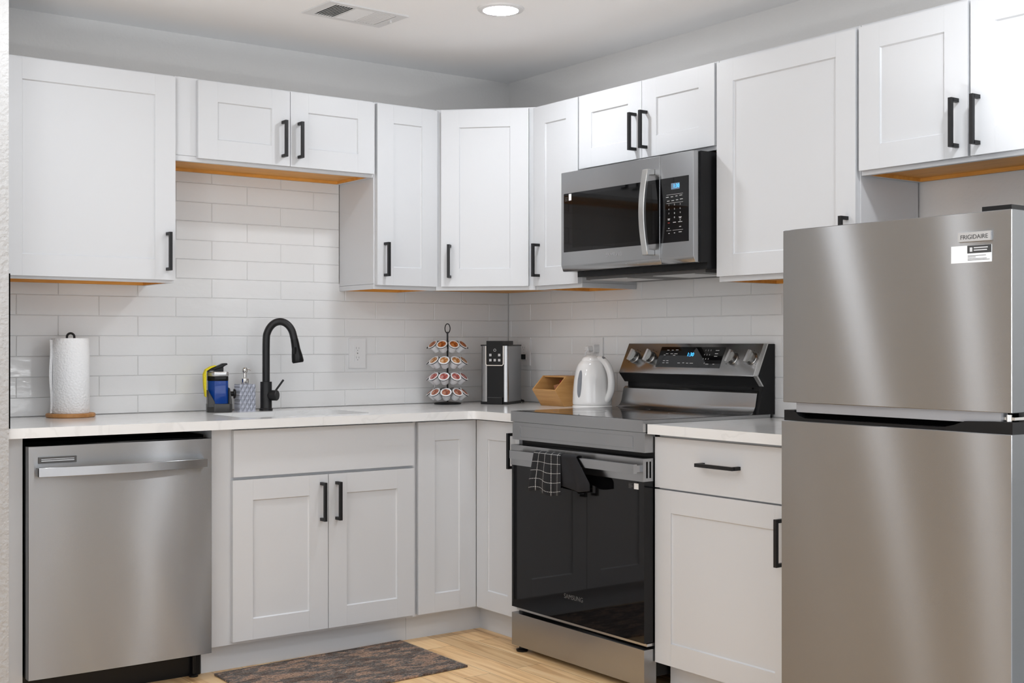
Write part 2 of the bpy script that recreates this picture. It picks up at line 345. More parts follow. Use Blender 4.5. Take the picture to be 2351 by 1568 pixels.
def tiles(rows):
    mb = MB(); P = .0774; g = .0009; bv = .0016
    for r, x0, x1, off in rows:
        zb = .9069 + r*P; zt = zb + P
        zb = max(zb, .9145)
        k = math.floor((x0 - off)/.306)
        while off + k*.306 < x1:
            a, b_ = max(off + k*.306, x0), min(off + (k+1)*.306, x1); k += 1
            if b_ - a < .01: continue
            t = [random.uniform(-.0004, .0004) for _ in range(4)]
            xs = (a+g, b_-g); zs = (zb+g, zt-g)
            q = [(xs[0], zs[0]), (xs[1], zs[0]), (xs[1], zs[1]), (xs[0], zs[1])]
            bk = [mb.bm.verts.new((p[0], -.003, p[1])) for p in q]
            md = [mb.bm.verts.new((p[0], -.0055, p[1])) for p in q]
            qi = [(xs[0]+bv, zs[0]+bv), (xs[1]-bv, zs[0]+bv), (xs[1]-bv, zs[1]-bv), (xs[0]+bv, zs[1]-bv)]
            ft = [mb.bm.verts.new((p[0], -.0072+t[i], p[1])) for i, p in enumerate(qi)]
            mb.bm.faces.new(ft)
            for i in range(4):
                j = (i+1) % 4
                mb.bm.faces.new((bk[i], bk[j], md[j], md[i])); mb.bm.faces.new((md[i], md[j], ft[j], ft[i]))
    return mb
rowsA = [(r, -2.45, -.008, (-1.194 if r % 2 == 0 else -1.346)) for r in range(7)] + [(r, -1.772, -.917, (-1.194 if r % 2 == 0 else -1.346)) for r in range(7, 13)]
ta = struct(tiles(rowsA), 'trim_1', 'tile')
struct(MB().box(-2.453, -.001, -.0048, 0, .9145, 1.444).box(-1.772, -.917, -.0048, 0, 1.444, 1.9), 'trim_grout_1', 'grout')
rowsB = [(r, .008, 2.30, (.336 if r % 2 == 0 else .182)) for r in range(7)]
struct(tiles(rowsB), 'trim_2', 'tile', 'B')
struct(MB().box(.006, 2.30, -.0048, 0, .9145, 1.444), 'trim_grout_2', 'grout', 'B')

# ------------------------------------------------------------------ cabinets
YB = -.0095
def pull(t, door, x, z0, z1, yface):
    mb = MB(); h = .0058; d = .034
    mb.box(x-h, x+h, yface-d-.004, yface-d+.0065, z0, z1, .0008)
    for z in (z0, z1-.011): mb.box(x-h, x+h, yface-d+.004, yface, z, z+.011, .0005)
    return t.part(mb, 'handle', 'black', door, 'matte black square bar handle')
def hpull(t, door, x0, x1, z, yface):
    mb = MB(); h = .0058; d = .034
    mb.box(x0, x1, yface-d-.004, yface-d+.0065, z-h, z+h, .0008)
    for x in (x0, x1-.011): mb.box(x, x+.011, yface-d+.004, yface, z-h, z+h, .0005)
    return t.part(mb, 'handle', 'black', door, 'matte black square bar handle')
def shaker(x0, x1, z0, z1, yf, st=.078, rl=.075, th=.0195):
    mb = MB(); b = .0011
    mb.box(x0, x0+st, yf, yf+th, z0, z1, b).box(x1-st, x1, yf, yf+th, z0, z1, b)
    mb.box(x0+st+.0002, x1-st-.0002, yf, yf+th, z0, z0+rl, b).box(x0+st+.0002, x1-st-.0002, yf, yf+th, z1-rl, z1, b)
    mb.box(x0+st-.004, x1-st+.004, yf+.0065, yf+.014, z0+rl-.004, z1-rl+.004)
    # small chamfer moulding round the recessed panel
    c = .0045
    X0, X1, Z0, Z1 = x0+st-.0008, x1-st+.0008, z0+rl-.0008, z1-rl+.0008
    o = [(X0, Z0), (X1, Z0), (X1, Z1), (X0, Z1)]; i_ = [(X0+c, Z0+c), (X1-c, Z0+c), (X1-c, Z1-c), (X0+c, Z1-c)]
    ov = [mb.bm.verts.new((p[0], yf+.002, p[1])) for p in o]; iv = [mb.bm.verts.new((p[0], yf+.0066, p[1])) for p in i_]
    for k in range(4): mb.bm.faces.new((ov[k], ov[(k+1) % 4], iv[(k+1) % 4], iv[k]))
    return mb
def upper(label, fr, x0, x1, z0, doors, z1=2.19, dep=.302, extra=None):
    t = Thing('wall_cabinet', label, 'cabinet', ((x0+x1)/2, YB, z0), fr, 'white wall cabinets')
    mb = MB(); r = .02
    mb.box(x0, x1, -dep, YB, z0+r, z1, .0008)
    mb.box(x0, x1, -dep, -dep+.019, z0, z0+r+.001).box(x0, x0+.014, -dep+.019, YB, z0, z0+r+.001).box(x1-.014, x1, -dep+.019, YB, z0, z0+r+.001)
    t.part(mb, 'carcass', 'cab')
    t.part(MB().box(x0+.014, x1-.014, -dep+.019, YB, z0+r-.008, z0+r+.0005).box(x0+.014, x1-.014, YB-.016, YB, z0+.001, z0+r-.008)
           .box(x0+.014, x0+.018, -dep+.019, YB-.016, z0+.001, z0+r-.008).box(x1-.018, x1-.014, -dep+.019, YB-.016, z0+.001, z0+r-.008)
           .box(x0+.018, x1-.018, -dep+.019, -dep+.023, z0+.001, z0+r-.008), 'bottom_panel', 'wood', label='unfinished orange plywood underside')
    for (a, b, c, d, h) in doors:
        dr = t.part(shaker(a, b, c, d, -dep-.0205), 'door', 'cab')
        if h: pull(t, dr, h[0], h[1], h[2], -dep-.0205)
    return t
UZ1 = 2.183
upper('tall white wall cabinet with one wide door above the paper towel roll', 'A', -2.41, -1.7735, 1.414, [(-2.404, -1.775, 1.424, UZ1, (-1.8064, 1.458, 1.600))])
upper('short white two-door wall cabinet over the sink, black handles', 'A', -1.7725, -.9185, 1.875, [(-1.686, -1.306, 1.888, UZ1, (-1.3375, 1.920, 2.063)), (-1.3035, -.9225, 1.888, UZ1, (-1.2678, 1.921, 2.064))])
upper('narrow white wall cabinet with one door right of the sink gap', 'A', -.9165, -.6115, 1.414, [(-.909, -.6135, 1.430, UZ1, (-.8727, 1.466, 1.607))])
upper('narrow white wall cabinet between the corner cabinet and the microwave', 'B', .6115, .918, 1.414, [(.618, .915, 1.430, UZ1, (.6579, 1.467, 1.606))])
upper('short white two-door wall cabinet directly above the microwave', 'B', .9195, 1.6815, 1.877, [(.922, 1.2965, 1.890, UZ1, (1.2625, 1.922, 2.065)), (1.299, 1.678, 1.890, UZ1, (1.3238, 1.922, 2.065))])
upper('tall white wall cabinet with wide door between microwave and refrigerator', 'B', 1.6835, 2.2985, 1.406, [(1.690, 2.293, 1.424, UZ1-.004, (2.2606, 1.447, 1.590))])
upper('short white two-door wall cabinet above the refrigerator, cut by frame edge', 'B', 2.3005, 3.105, 1.716, [(2.306, 2.6915, 1.729, UZ1-.004, (2.6574, 1.757, 1.900)), (2.7005, 3.095, 1.729, UZ1-.004, (2.7268, 1.757, 1.900))])
# diagonal corner wall cabinet
t = Thing('corner_wall_cabinet', 'white diagonal corner wall cabinet with one door over the coffee maker', 'cabinet', (0, -.32, 1.414), 'D')
def w2d(x, y): return ((x-y)*.70710678, (x+y)*.70710678)
pent = [w2d(*p) for p in ((-.0095, -.0095), (-.6105, -.0095), (-.6105, -.305), (-.305, -.6105), (-.0095, -.6105))]
pin = [w2d(*p) for p in ((-.03, -.03), (-.596, -.03), (-.596, -.296), (-.296, -.596), (-.03, -.596))]
mb = MB().prism(pent, 'z', 1.434, 2.19)
for a, b_ in ((1, 2), (2, 3), (3, 4)):
    mb.prism([pent[a], pent[b_], pin[b_], pin[a]], 'z', 1.414, 1.435)
t.part(mb, 'carcass', 'cab')
t.part(MB().prism(pin, 'z', 1.425, 1.4345), 'bottom_panel', 'wood', label='unfinished orange plywood underside')
dr = t.part(shaker(-.1885, .1885, 1.430, UZ1, -.668), 'door', 'cab'); pull(t, dr, -.150, 1.466, 1.608, -.668)

# base cabinets
def kick(mb, x0, x1, y=-.54): return mb.box(x0, x1, y, y+.015, 0, .112)
t = Thing('sink_cabinet', 'white sink base cabinet with false drawer front and two doors', 'cabinet', (-1.33, -.3, 0), 'A')
mb = MB().box(-1.745, -1.672, -.590, -.57, .1, .880, .0006).box(-1.672, -.905, -.5895, -.57, .1, .880).box(-1.745, -1.727, -.57, YB, .1, .880).box(-.923, -.905, -.57, YB, .1, .880).box(-1.727, -.923, -.57, YB, .1, .118)
t.part(mb, 'carcass', 'cab')
t.part(kick(MB(), -1.7645, -.905), 'toe_kick', 'cab')
t.part(MB().box(-1.669, -.908, -.610, -.5905, .705, .874, .0012), 'drawer_front', 'cab')
dr = t.part(shaker(-1.6725, -1.2895, .112, .694, -.610), 'door', 'cab'); pull(t, dr, -1.3181, .521, .666, -.610)
dr = t.part(shaker(-1.287, -.9075, .112, .694, -.610), 'door', 'cab'); pull(t, dr, -1.2538, .520, .665, -.610)
t = Thing('corner_base_cabinet', 'white corner base cabinet with folding door between sink cabinet and range', 'cabinet', (-.45, -.45, 0), 'A')
mb = MB().prism([(-.904, YB), (-.904, -.5895), (-.5895, -.5895), (-.5895, -.914), (YB, -.914), (YB, YB)], 'z', .1, .880)
t.part(mb, 'carcass', 'cab')
t.part(kick(MB(), -.904, -.54).box(-.54, -.525, -.914, -.54, 0, .112), 'toe_kick', 'cab')
dr = t.part(shaker(-.889, -.612, .110, .874, -.610), 'door', 'cab')
mb = shaker(.612, .906, .110, .874, -.610).xf(rot('B'))
dr = t.part(mb, 'door', 'cab')
hb = MB(); h = .0058
hb.box(.8767-h, .8767+h, -.648, -.6375, .696, .836, .0008)
for z in (.696, .825): hb.box(.8767-h, .8767+h, -.64, -.610, z, z+.011, .0005)
t.part(hb.xf(rot('B')), 'handle', 'black', dr, 'matte black square bar handle')
t = Thing('drawer_base_cabinet', 'white base cabinet with one drawer and door between range and refrigerator', 'cabinet', (1.98, -.3, 0), 'B')
t.part(MB().box(1.684, 2.30, -.5895, YB, .1, .880), 'carcass', 'cab')
t.part(kick(MB(), 1.684, 2.30), 'toe_kick', 'cab')
dr = t.part(MB().box(1.6815, 2.296, -.610, -.590, .699, .870, .0012), 'drawer', 'cab'); hpull(t, dr, 1.908, 2.076, .7935, -.610)
dr = t.part(shaker(1.6815, 2.296, .104, .693, -.610), 'door', 'cab'); pull(t, dr, 2.2514, .511, .656, -.610)
single(MB().box(-2.4545, -2.3955, -.590, -.57, 0, .880, .0006), 'filler_panel', 'cab', 'narrow white vertical panel between textured wall end and dishwasher', 'panel', (-2.427, -.58, 0))

# countertops
def slab(outer, hole=None):
    mb = MB(); bm = mb.bm; es = []
    for loop in ([outer] + ([hole] if hole else [])):
        v = [bm.verts.new((p[0], p[1], .914)) for p in loop]
        es += [bm.edges.new((v[i], v[(i+1) % len(v)])) for i in range(len(v))]
    r = bmesh.ops.triangle_fill(bm, edges=es, use_beauty=True, use_dissolve=False)
    fs = [g for g in r['geom'] if isinstance(g, bmesh.types.BMFace)]
    ex = bmesh.ops.extrude_face_region(bm, geom=fs)
    bmesh.ops.translate(bm, vec=(0, 0, -.033), verts=[g for g in ex['geom'] if isinstance(g, bmesh.types.BMVert)])
    return mb
def rrect(x0, x1, y0, y1, r, n=6):
    o = []
    for cx, cy, a in ((x1-r, y1-r, 0), (x0+r, y1-r, PI/2), (x0+r, y0+r, PI), (x1-r, y0+r, 1.5*PI)):
        o += [(cx + r*math.cos(a + PI/2*k/n), cy + r*math.sin(a + PI/2*k/n)) for k in range(n+1)]
    return o
rr = .05
arc = [(-.644-rr + rr*math.sin(PI/2*k/8), -.644-rr + rr*math.cos(PI/2*k/8)) for k in range(9)]
SX0, SX1, SY0, SY1 = -1.60, -1.055, -.545, -.215
ct = single(slab([(-2.4545, -.0085), (-2.4545, -.644)] + arc + [(-.644, -.9155), (-.0085, -.9155), (-.0085, -.0085)], rrect(SX0, SX1, SY0, SY1, .05)),
       'countertop', 'quartz', 'white L-shaped quartz countertop with sink cutout running into the corner', 'countertop', (-1.2, -.32, .881), smooth=20)
single(slab([(1.681, -.0085), (1.681, -.644), (2.305, -.644), (2.305, -.0085)]), 'countertop', 'quartz', 'short white quartz countertop between range and refrigerator', 'countertop', (1.99, -.32, .881), 'B', smooth=20)
# sink
t = Thing('sink', 'light grey undermount sink basin set in the countertop', 'sink', (-1.33, -.38, .70))
mb = MB(); R = [rrect(SX0-.004, SX1+.004, SY0-.004, SY1+.004, .05), rrect(SX0, SX1, SY0, SY1, .05), rrect(SX0+.012, SX1-.012, SY0+.012, SY1-.012, .05), rrect(SX0+.05, SX1-.05, SY0+.05, SY1-.05, .03)]
Z = [.880, .880, .72, .70]; prev = None
for ring, z in zip(R, Z):
    v = [mb.bm.verts.new((p[0], p[1], z)) for p in ring]
    if prev:
        for i in range(len(v)): mb.bm.faces.new((prev[i], prev[(i+1) % len(v)], v[(i+1) % len(v)], v[i]))
    prev = v
mb.bm.faces.new(prev)
t.part(mb, 'basin', 'sink')
t.part(MB().lathe([(0, 0), (.042, 0), (.042, .003), (.03, .004), (0, .001)], (-1.33, -.38, .7005), 24), 'drain', 'chrome')

# ------------------------------------------------------------------ dishwasher
t = Thing('dishwasher', 'stainless steel dishwasher under the counter beside the wall end', 'dishwasher', (-2.08, -.3, 0))
t.part(MB().box(-2.394, -1.768, -.57, -.02, .10, .862), 'tub', 'dark', label='black recessed body')
# door skin: slightly crowned sheet
def dskin(u, v):
    x = -2.390 + .624*u; z = .095 + .757*v
    return (x, -.640 - .004*math.sin(PI*u)**.6*1.0 - .002*math.sin(PI*v), z)
mb = MB().box(-2.3905, -1.7655, -.638, -.575, .095, .852, .001); mb.grid(dskin, 24, 20)
dr = t.part(mb, 'door', 'dw_steel', smooth=60)
pts = []; n = 16
for i in range(n+1):
    u = i/n; pts.append((-2.366+.574*u, -.672 - .022*math.sin(PI*u)))
inner = [(p[0], p[1]+.012) for p in pts]
mb = MB().prism(pts + inner[::-1], 'z', .755, .785, .001)
mb.box(-2.366, -2.346, -.672, -.642, .757, .783, .001).box(-1.812, -1.792, -.672, -.642, .757, .783, .001)
t.part(mb, 'handle', 'steel', dr, 'long bowed stainless towel-bar handle')
vt = t.part(MB().box(-2.360, -2.238, -.6465, -.640, .797, .8175, .0015), 'vent', 'dgray', dr)
t.part(MB().box(-2.352, -2.246, -.6478, -.646, .8035, .8065).box(-2.352, -2.246, -.6478, -.646, .8095, .8115), 'vent_slot', 'silver', dr)
mb = MB().box(-2.392, -1.770, -.545, -.53, .0, .10)
t.part(mb, 'toe_kick', 'blackplastic')
t.part(MB().lathe([(.0, 0), (.016, 0), (.016, .006), (.006, .01), (.006, .095), (0, .095)], (-1.80, -.560, 0), 16), 'leveling_leg', 'blackplastic')

# ------------------------------------------------------------------ range (frame B: X = -y)
t = Thing('range', 'stainless electric range with black glass oven door and towel', 'stove', (1.297, -.33, 0), 'B')
X0, X1 = .9185, 1.6765
t.part(MB().box(X0+.002, X1-.002, -.605, -.03, .05, .895, .001), 'body', 'blackplastic')
mb = MB().box(X0, X1, -.66, -.03, .886, .9262, .0025, 2)
t.part(mb, 'cooktop', 'steel')
ck = t.part(MB().box(X0+.012, X1-.012, -.640, -.10, .9258, .9272, .0004), 'glass_surface', 'cooktop', label='glossy black ceramic glass cooking surface')
for cx, cy, r in ((1.12, -.48, .10), (1.49, -.48, .085), (1.12, -.22, .075), (1.48, -.22, .10)):
    t.part(MB().lathe([(r, 0), (r+.0015, 0), (r+.0015, .0002), (r, .0002), (r, 0)], (cx, cy, .9272), 48), 'burner_ring', 'printdim', ck)
# fascia under cooktop with embossed rectangle
mb = MB().box(X0, X1, -.652, -.605, .8165, .884, .0015)
mb.box(X0+.052, X1-.062, -.6535, -.651, .8265, .8285, .0005).box(X0+.052, X1-.062, -.6535, -.651, .868, .870, .0005).box(X0+.050, X0+.052, -.6535, -.651, .8265, .870).box(X1-.062, X1-.060, -.6535, -.651, .8265, .870)
t.part(mb, 'front_fascia', 'steel')
# oven door
od = t.part(MB().box(X0, X1, -.655, -.612, .170, .718, .002), 'oven_door', 'blackglass', label='black glass oven door')
mb = MB().box(X0, X1, -.66, -.612, .7185, .7965, .002)
t.part(mb, 'door_rail', 'steel', od)
t.part(MB().box(X1-.0005, X1+.0007, -.645, -.639, .730, .786).box(X1-.0005, X1+.0007, -.630, -.624, .730, .786), 'vent_slot', 'dark', od)
t.part(MB().box(X0+.012, X1-.002, -.64, -.606, .157, .166, .001), 'door_strip', 'satin', od)
mb = MB().box(X0+.046, X1-.004, -.700, -.684, .748, .779, .002, 2).box(X0+.050, X0+.070, -.684, -.66, .752, .775).box(X1-.028, X1-.008, -.684, -.66, .752, .775)
t.part(mb, 'handle', 'steel', od, 'flat stainless bar handle')
t.text('SAMSUNG', .024, 1.297, -.6552, .262, 'printdim', parent=od)
st = t.part(MB().box(X1-.050, X1-.028, -.6562, -.655, .690, .710), 'sticker', 'sticker', od)
mb = MB()
for k, wd in enumerate((.022, .018, .022, .020, .014)): mb.box(X1-.078, X1-.078+wd, -.6560, -.655, .707-k*.0038, .7085-k*.0038)
t.part(mb, 'sticker_print', 'printdim', od)
t.part(MB().box(X0, X1, -.655, -.60, .022, .147, .0015), 'drawer', 'steel')
for x, y in ((X0+.04, -.635), (X1-.04, -.635), (X0+.04, -.08), (X1-.04, -.08)):
    t.part(MB().lathe([(0, 0), (.022, 0), (.024, .008), (.012, .012), (.012, .052), (0, .052)], (x, y, 0), 20), 'foot', 'blackplastic')
# backguard: console with slanted face
con = [(-.03, 1.187), (-.052, 1.187), (-.108, 1.068), (-.1055, 1.0655), (-.03, 1.0655)]
t.part(MB().prism([(-.03, 1.0654), (-.1054, 1.0654), (-.076, 1.030), (-.03, 1.030)], 'x', X0+.002, X1-.012), 'console_underside', 'blackplastic')  # steel lip's underside coloured black to imitate its dark reflection
bg = t.part(MB().prism(con, 'x', X0+.002, X1-.012, .001), 'control_console', 'steel')
low = [(-.03, .9265), (-.135, .9265), (-.118, .930), (-.106, .940), (-.098, .955), (-.088, 1.004), (-.078, 1.012), (-.03, 1.012)]
t.part(MB().prism(low, 'x', X0+.008, X1-.012), 'backsplash_panel', 'steel')
t.part(MB().box(X0+.012, X1-.012, -.066, -.03, 1.0, 1.032).box(X0+.25, X1-.05, -.074, -.066, 1.018, 1.023), 'vent_trim', 'blackplastic')
side = [(-.010, .9265), (-.098, .9265), (-.082, 1.0), (-.072, 1.032), (-.100, 1.068), (-.048, 1.186), (-.010, 1.186)]
t.part(MB().prism(side, 'x', X1-.012, X1+.004, .001), 'end_cap', 'blackplastic')
t.part(MB().prism([(-.102, 1.066), (-.108, 1.068), (-.052, 1.187), (-.046, 1.187)], 'x', X1-.012, X1+.005).prism([(-.102, 1.070), (-.109, 1.068), (-.077, 1.030), (-.071, 1.030)], 'x', X1-.012, X1+.005), 'end_trim', 'satin')
# slanted face basis: point along the slope
sl = Vector((0, .056, .119)).normalized(); nrm = Vector((0, -sl.z, sl.y))
def onface(x, z, d=0):
    k = (z-1.068)/.119; return Vector((x, -.108+.056*k, z)) + nrm*d
def facebox(mb, xa, xb, za, zb, d0, d1):
    p = [onface(xa, za, d0), onface(xb, za, d0), onface(xb, zb, d0), onface(xa, zb, d0), onface(xa, za, d1), onface(xb, za, d1), onface(xb, zb, d1), onface(xa, zb, d1)]
    v = [mb.bm.verts.new(q) for q in p]
    for q in ((0,1,2,3), (7,6,5,4), (0,4,5,1), (1,5,6,2), (2,6,7,3), (3,7,4,0)): mb.bm.faces.new([v[i] for i in q])
    return mb
dp = t.part(facebox(MB(), 1.128, 1.480, 1.094, 1.173, -.001, .0012), 'display_panel', 'blackglass')
tilt = math.atan2(.056, .119)
def ftext(body, size, x, z, m, name, d=.0013, parent=dp):
    p = onface(x, z, d); return t.text(body, size, p.x, p.y, p.z, m, name, parent, slant=tilt)
ftext('1:30', .022, 1.305, 1.143, 'blue_led', 'clock_digits', .0016)
for i, row in enumerate(('1 2 3', '4 5 6', '7 8 9', '0')):
    ftext('    '.join(row.split(' ')), .0085, 1.395, 1.160-.0165*i, 'print', 'key_legend')
mb = MB()
for x, z, wd in ((1.172, 1.160, .012), (1.197, 1.160, .010), (1.222, 1.161, .014), (1.172, 1.146, .014), (1.198, 1.146, .014), (1.222, 1.146, .018), (1.160, 1.141, .010), (1.215, 1.140, .012),
                 (1.168, 1.118, .012), (1.187, 1.118, .012), (1.168, 1.110, .012), (1.190, 1.110, .014), (1.255, 1.110, .014), (1.280, 1.111, .010), (1.302, 1.110, .012), (1.325, 1.110, .018), (1.410, 1.108, .016), (1.445, 1.108, .009), (1.443, 1.160, .018), (1.443, 1.148, .016), (1.443, 1.138, .016)):
    facebox(mb, x-wd/2, x+wd/2, z-.0011, z+.0011, .0011, .0015)
t.part(mb, 'key_legend', 'print', dp)
axm = Matrix(((1, 0, 0), (0, sl.y, nrm.y), (0, sl.z, nrm.z))).to_4x4()
for x in (.985, 1.080, 1.535, 1.630):
    c = onface(x, 1.131, 0); R3 = axm.to_3x3()
    kb = t.part(MB().lathe([(0, .0), (.026, 0), (.026, .003), (.0235, .005), (.0225, .016), (.021, .020), (0, .020)], c, 32, axis=R3), 'knob', 'knobmetal', bg)
    g = MB().box(-.0055, .0055, -.024, .024, .018, .031, .004, 3); g.xf(Matrix.Translation(c) @ axm @ Matrix.Rotation(-.15, 4, 'Z'))
    t.part(g, 'grip', 'satin', kb)
    mk = MB()
    for a in (-130, -90, -40, 0, 40, 90, 130):
        q = onface(x + .034*math.sin(math.radians(a)), 1.131 + .034*math.cos(math.radians(a))*sl.z, 0)
        facebox(mk, q.x-.0012, q.x+.0012, q.z-.0012, q.z+.0012, .0, .0006)
    t.part(mk, 'knob_marking', 'printdark', bg)

# dish towel over the oven handle
tw = MB(); uvs = {}
def cloth(x0t, x1t, x0b, x1b, zb, yoff, uo, amp, back=.05, plain=False):
    nu, nv = 40, 36
    V = []
    for i in range(nu+1):
        row = []
        for j in range(nv+1):
            u = i/nu; s = j/nv          # s: 0 at the back hem, 1 at the front hem
            Lb = back; Lt = .036; Lf = .776 - zb; tot = Lb+Lt+Lf; d = s*tot
            fold = math.sin(u*2*PI*2.2+.6+uo*9)
            if d < Lb: y = -.6785 - yoff*.2; z = .784-(Lb-d); f = 0
            elif d < Lb+Lt:
                a = (d-Lb)/Lt*PI; y = -.692 + (.0135+yoff*.3)*math.cos(a) ; z = .7815 + yoff*.3 + .006*math.sin(a); f = 0
            else: y = -.7055-yoff; z = .7815-(d-Lb-Lt); f = min(1, (d-Lb-Lt)/Lf*1.3)
            y -= (1+fold)*amp*f + (.004*f)
            xa = x0t + (x0b-x0t)*f; xb = x1t + (x1b-x1t)*f
            z += (.006*math.sin(u*7+uo*5)-.006)*f
            v = tw.bm.verts.new((xa + (xb-xa)*u + .004*f*math.cos(u*12), y, z)); row.append(v); uvs[v] = (.006 + .02*u, .006 + .02*s) if plain else (uo + .135*u + .004, d+.009)
        V.append(row)
    for i in range(nu):
        for j in range(nv): tw.bm.faces.new((V[i][j], V[i+1][j], V[i+1][j+1], V[i][j+1]))
cloth(1.240, 1.375, 1.262, 1.452, .668, .0004, 10.005, .003, plain=True)
cloth(1.130, 1.290, 1.116, 1.312, .640, .004, 0, .008)
ul = tw.bm.loops.layers.uv.new('uv')
for f in tw.bm.faces:
    for l in f.loops: l[ul].uv = uvs[l.vert]
to = single(tw, 'dish_towel', 'towel', 'black dish towel with white grid stitching hanging on the oven handle', 'towel', (1.26, -.69, .64), 'B', smooth=80)
sm = to.modifiers.new('thickness', 'SOLIDIFY'); sm.thickness = .0022; sm.offset = 0

# ------------------------------------------------------------------ microwave (frame B)
t = Thing('microwave', 'stainless over-the-range microwave with black window mounted above the range', 'microwave', (1.296, -.2, 1.44), 'B')
X0, X1 = .9235, 1.668
YF = -.415
t.part(MB().box(X0+.006, X1+.0075, -.385, YB, 1.474, 1.866, .002).box(X0+.03, X1+.0075, -.355, YB, 1.452, 1.475), 'body', 'blackplastic')
mb = MB().box(X0+.06, X1-.02, -.335, -.05, 1.440, 1.4525, .002)
un = t.part(mb, 'underside', 'dgray')
for a in (X0+.08, X1-.30): t.part(MB().box(a, a+.22, -.33, -.14, 1.4385, 1.4405), 'grease_filter', 'satin', un)
DX = 1.497
prof = [(-.385, 1.866), (YF, 1.866), (YF, 1.497), (YF+.010, 1.4735), (-.385, 1.4735)]
md = t.part(MB().prism(prof, 'x', X0, DX-.0008, .0012), 'door', 'steel')
t.part(MB().box(X0+.018, DX-.004, YF-.0012, YF+.001, 1.549, 1.781, .0005), 'window', 'blackglass', md, 'black glass window')
t.part(MB().box(X0+.072, DX-.04, YF-.0016, YF-.001, 1.565, 1.768), 'window_screen', 'screen', md)
pts = [(YF-.036-.020*math.sin(PI*i/14), 1.508+.312*i/14) for i in range(15)]
hp = [(YF-.012, 1.508)] + pts + [(YF-.012, 1.820)] + [(p[0]+.013, p[1]) for p in pts[::-1]][1:-1]
t.part(MB().prism([(YF, 1.508)] + pts + [(YF, 1.820), (YF, 1.80)] + [(p[0]+.013, p[1]) for p in pts[::-1]][1:-1] + [(YF, 1.528)], 'x', DX-.056, DX-.027, .002), 'handle', 'satin', md, 'curved satin metal handle')
t.text('SAMSUNG', .020, 1.245, YF-.0004, 1.524, 'lgray', parent=md, ext=.0002)
t.part(MB().box(X0+.050, X0+.066, YF-.0016, YF-.001, 1.752, 1.778), 'sticker', 'sticker', md)
mb = MB()
for k in range(3): mb.box(X0+.026, X0+.044, YF-.0016, YF-.001, 1.764-k*.006, 1.7655-k*.006)
t.part(mb, 'sticker_print', 'printdim', md)
cpn = t.part(MB().prism(prof, 'x', DX+.0008, X1, .0012), 'control_panel', 'steel')
gp = t.part(MB().box(DX+.003, X1-.024, YF-.0012, YF+.001, 1.549, 1.781, .0006), 'control_glass', 'blackglass', cpn)
t.part(MB().box(DX+.060, DX+.103, YF-.0017, YF-.001, 1.738, 1.760), 'clock_display', 'blue_lcd', cpn)
t.text('1:30', .019, DX+.087, YF-.0019, 1.749, 'blue_led', 'clock_digits', cpn)
for i, row in enumerate(('123', '456', '789', '0')):
    for j, ch in enumerate(row):
        t.text(ch, .0085, DX+(.048+.029*j if len(row) == 3 else .077), YF-.0014, 1.683-.0152*i, 'print', 'key_legend', cpn, ext=.0002)
mb = MB()
for x, z, wd in ((.040, 1.712, .014), (.064, 1.712, .012), (.087, 1.713, .010), (.109, 1.714, .014), (.045, 1.698, .013), (.068, 1.698, .013), (.090, 1.699, .011), (.112, 1.700, .014),
                 (.048, 1.634, .012), (.048, 1.630, .010), (.106, 1.637, .014), (.106, 1.633, .010), (.077, 1.620, .015), (.106, 1.620, .020), (.106, 1.626, .005), (.048, 1.600, .007), (.106, 1.603, .010), (.049, 1.582, .006), (.077, 1.582, .006), (.106, 1.584, .015)):
    mb.box(DX+x-wd/2, DX+x+wd/2, YF-.0015, YF-.001, z-.001, z+.001)
for z, a, b_ in ((1.720, .036, .120), (1.690, .036, .120), (1.592, .036, .060), (1.592, .068, .120)): mb.box(DX+a, DX+b_, YF-.0015, YF-.001, z-.0004, z+.0004)
t.part(mb, 'key_legend', 'print', cpn)
t.part(MB().box(DX+.043, DX+.053, YF-.0015, YF-.001, 1.618, 1.621), 'key_legend', 'red', cpn)

# ------------------------------------------------------------------ refrigerator (frame B)
t = Thing('refrigerator', 'stainless top-freezer refrigerator at the right edge', 'refrigerator', (2.77, -.42, 0), 'B')
X0, X1, YF = 2.417, 3.1275, -.80
t.part(MB().box(X0+.006, X1-.002, -.735, -.06, .03, 1.498, .003), 'cabinet_body', 'dgray')
t.part(MB().box(X0+.03, X1-.03, -.73, -.08, 0, .031), 'base_grille', 'blackplastic')
def fdoor(z0, z1, dx=0):
    # softly crowned front in plan
    n = 28; f = []
    for i in range(n+1):
        u = i/n; x = X0-dx + (X1-X0+dx)*u; f.append((x, YF + .0012*(2*u-1)**2))
    poly = [(X0-dx, -.745)] + f + [(X1, -.745)]
    return MB().prism(poly, 'z', z0, z1, .0015)
fd = t.part(fdoor(1.022, 1.509), 'freezer_door', 'fridge_steel', smooth=30)
rd = t.part(fdoor(.06, .9705, .006), 'fridge_door', 'fridge_steel', smooth=30)
t.part(MB().box(X0+.04, X1-.035, -.788, -.745, .995, 1.022, .001), 'door_gasket', 'lgray', fd)
tr = [(X0+.001, .9705), (X0+.001, 1.0), (X0+.035, 1.0), (X0+.055, .985), (X0+.075, .979), (X1-.19, .979), (X1-.16, .986), (X1-.13, .997), (X1-.05, 1.0), (X1-.001, 1.0), (X1-.001, .9705)]
t.part(MB().prism(tr, 'y', -.7945, -.745), 'handle_trim', 'blackplastic', rd, 'black plastic grip recess along door top')
t.part(MB().box(X0+.035, X1-.02, -.760, -.737, .97, 1.022), 'recess', 'dark')
t.part(MB().box(X1-.065, X1-.004, -.780, -.74, 1.004, 1.011, .001).lathe([(0, 0), (.007, 0), (.007, .016), (0, .016)], (X1-.020, -.778, 1.001), 16), 'hinge', 'chrome')
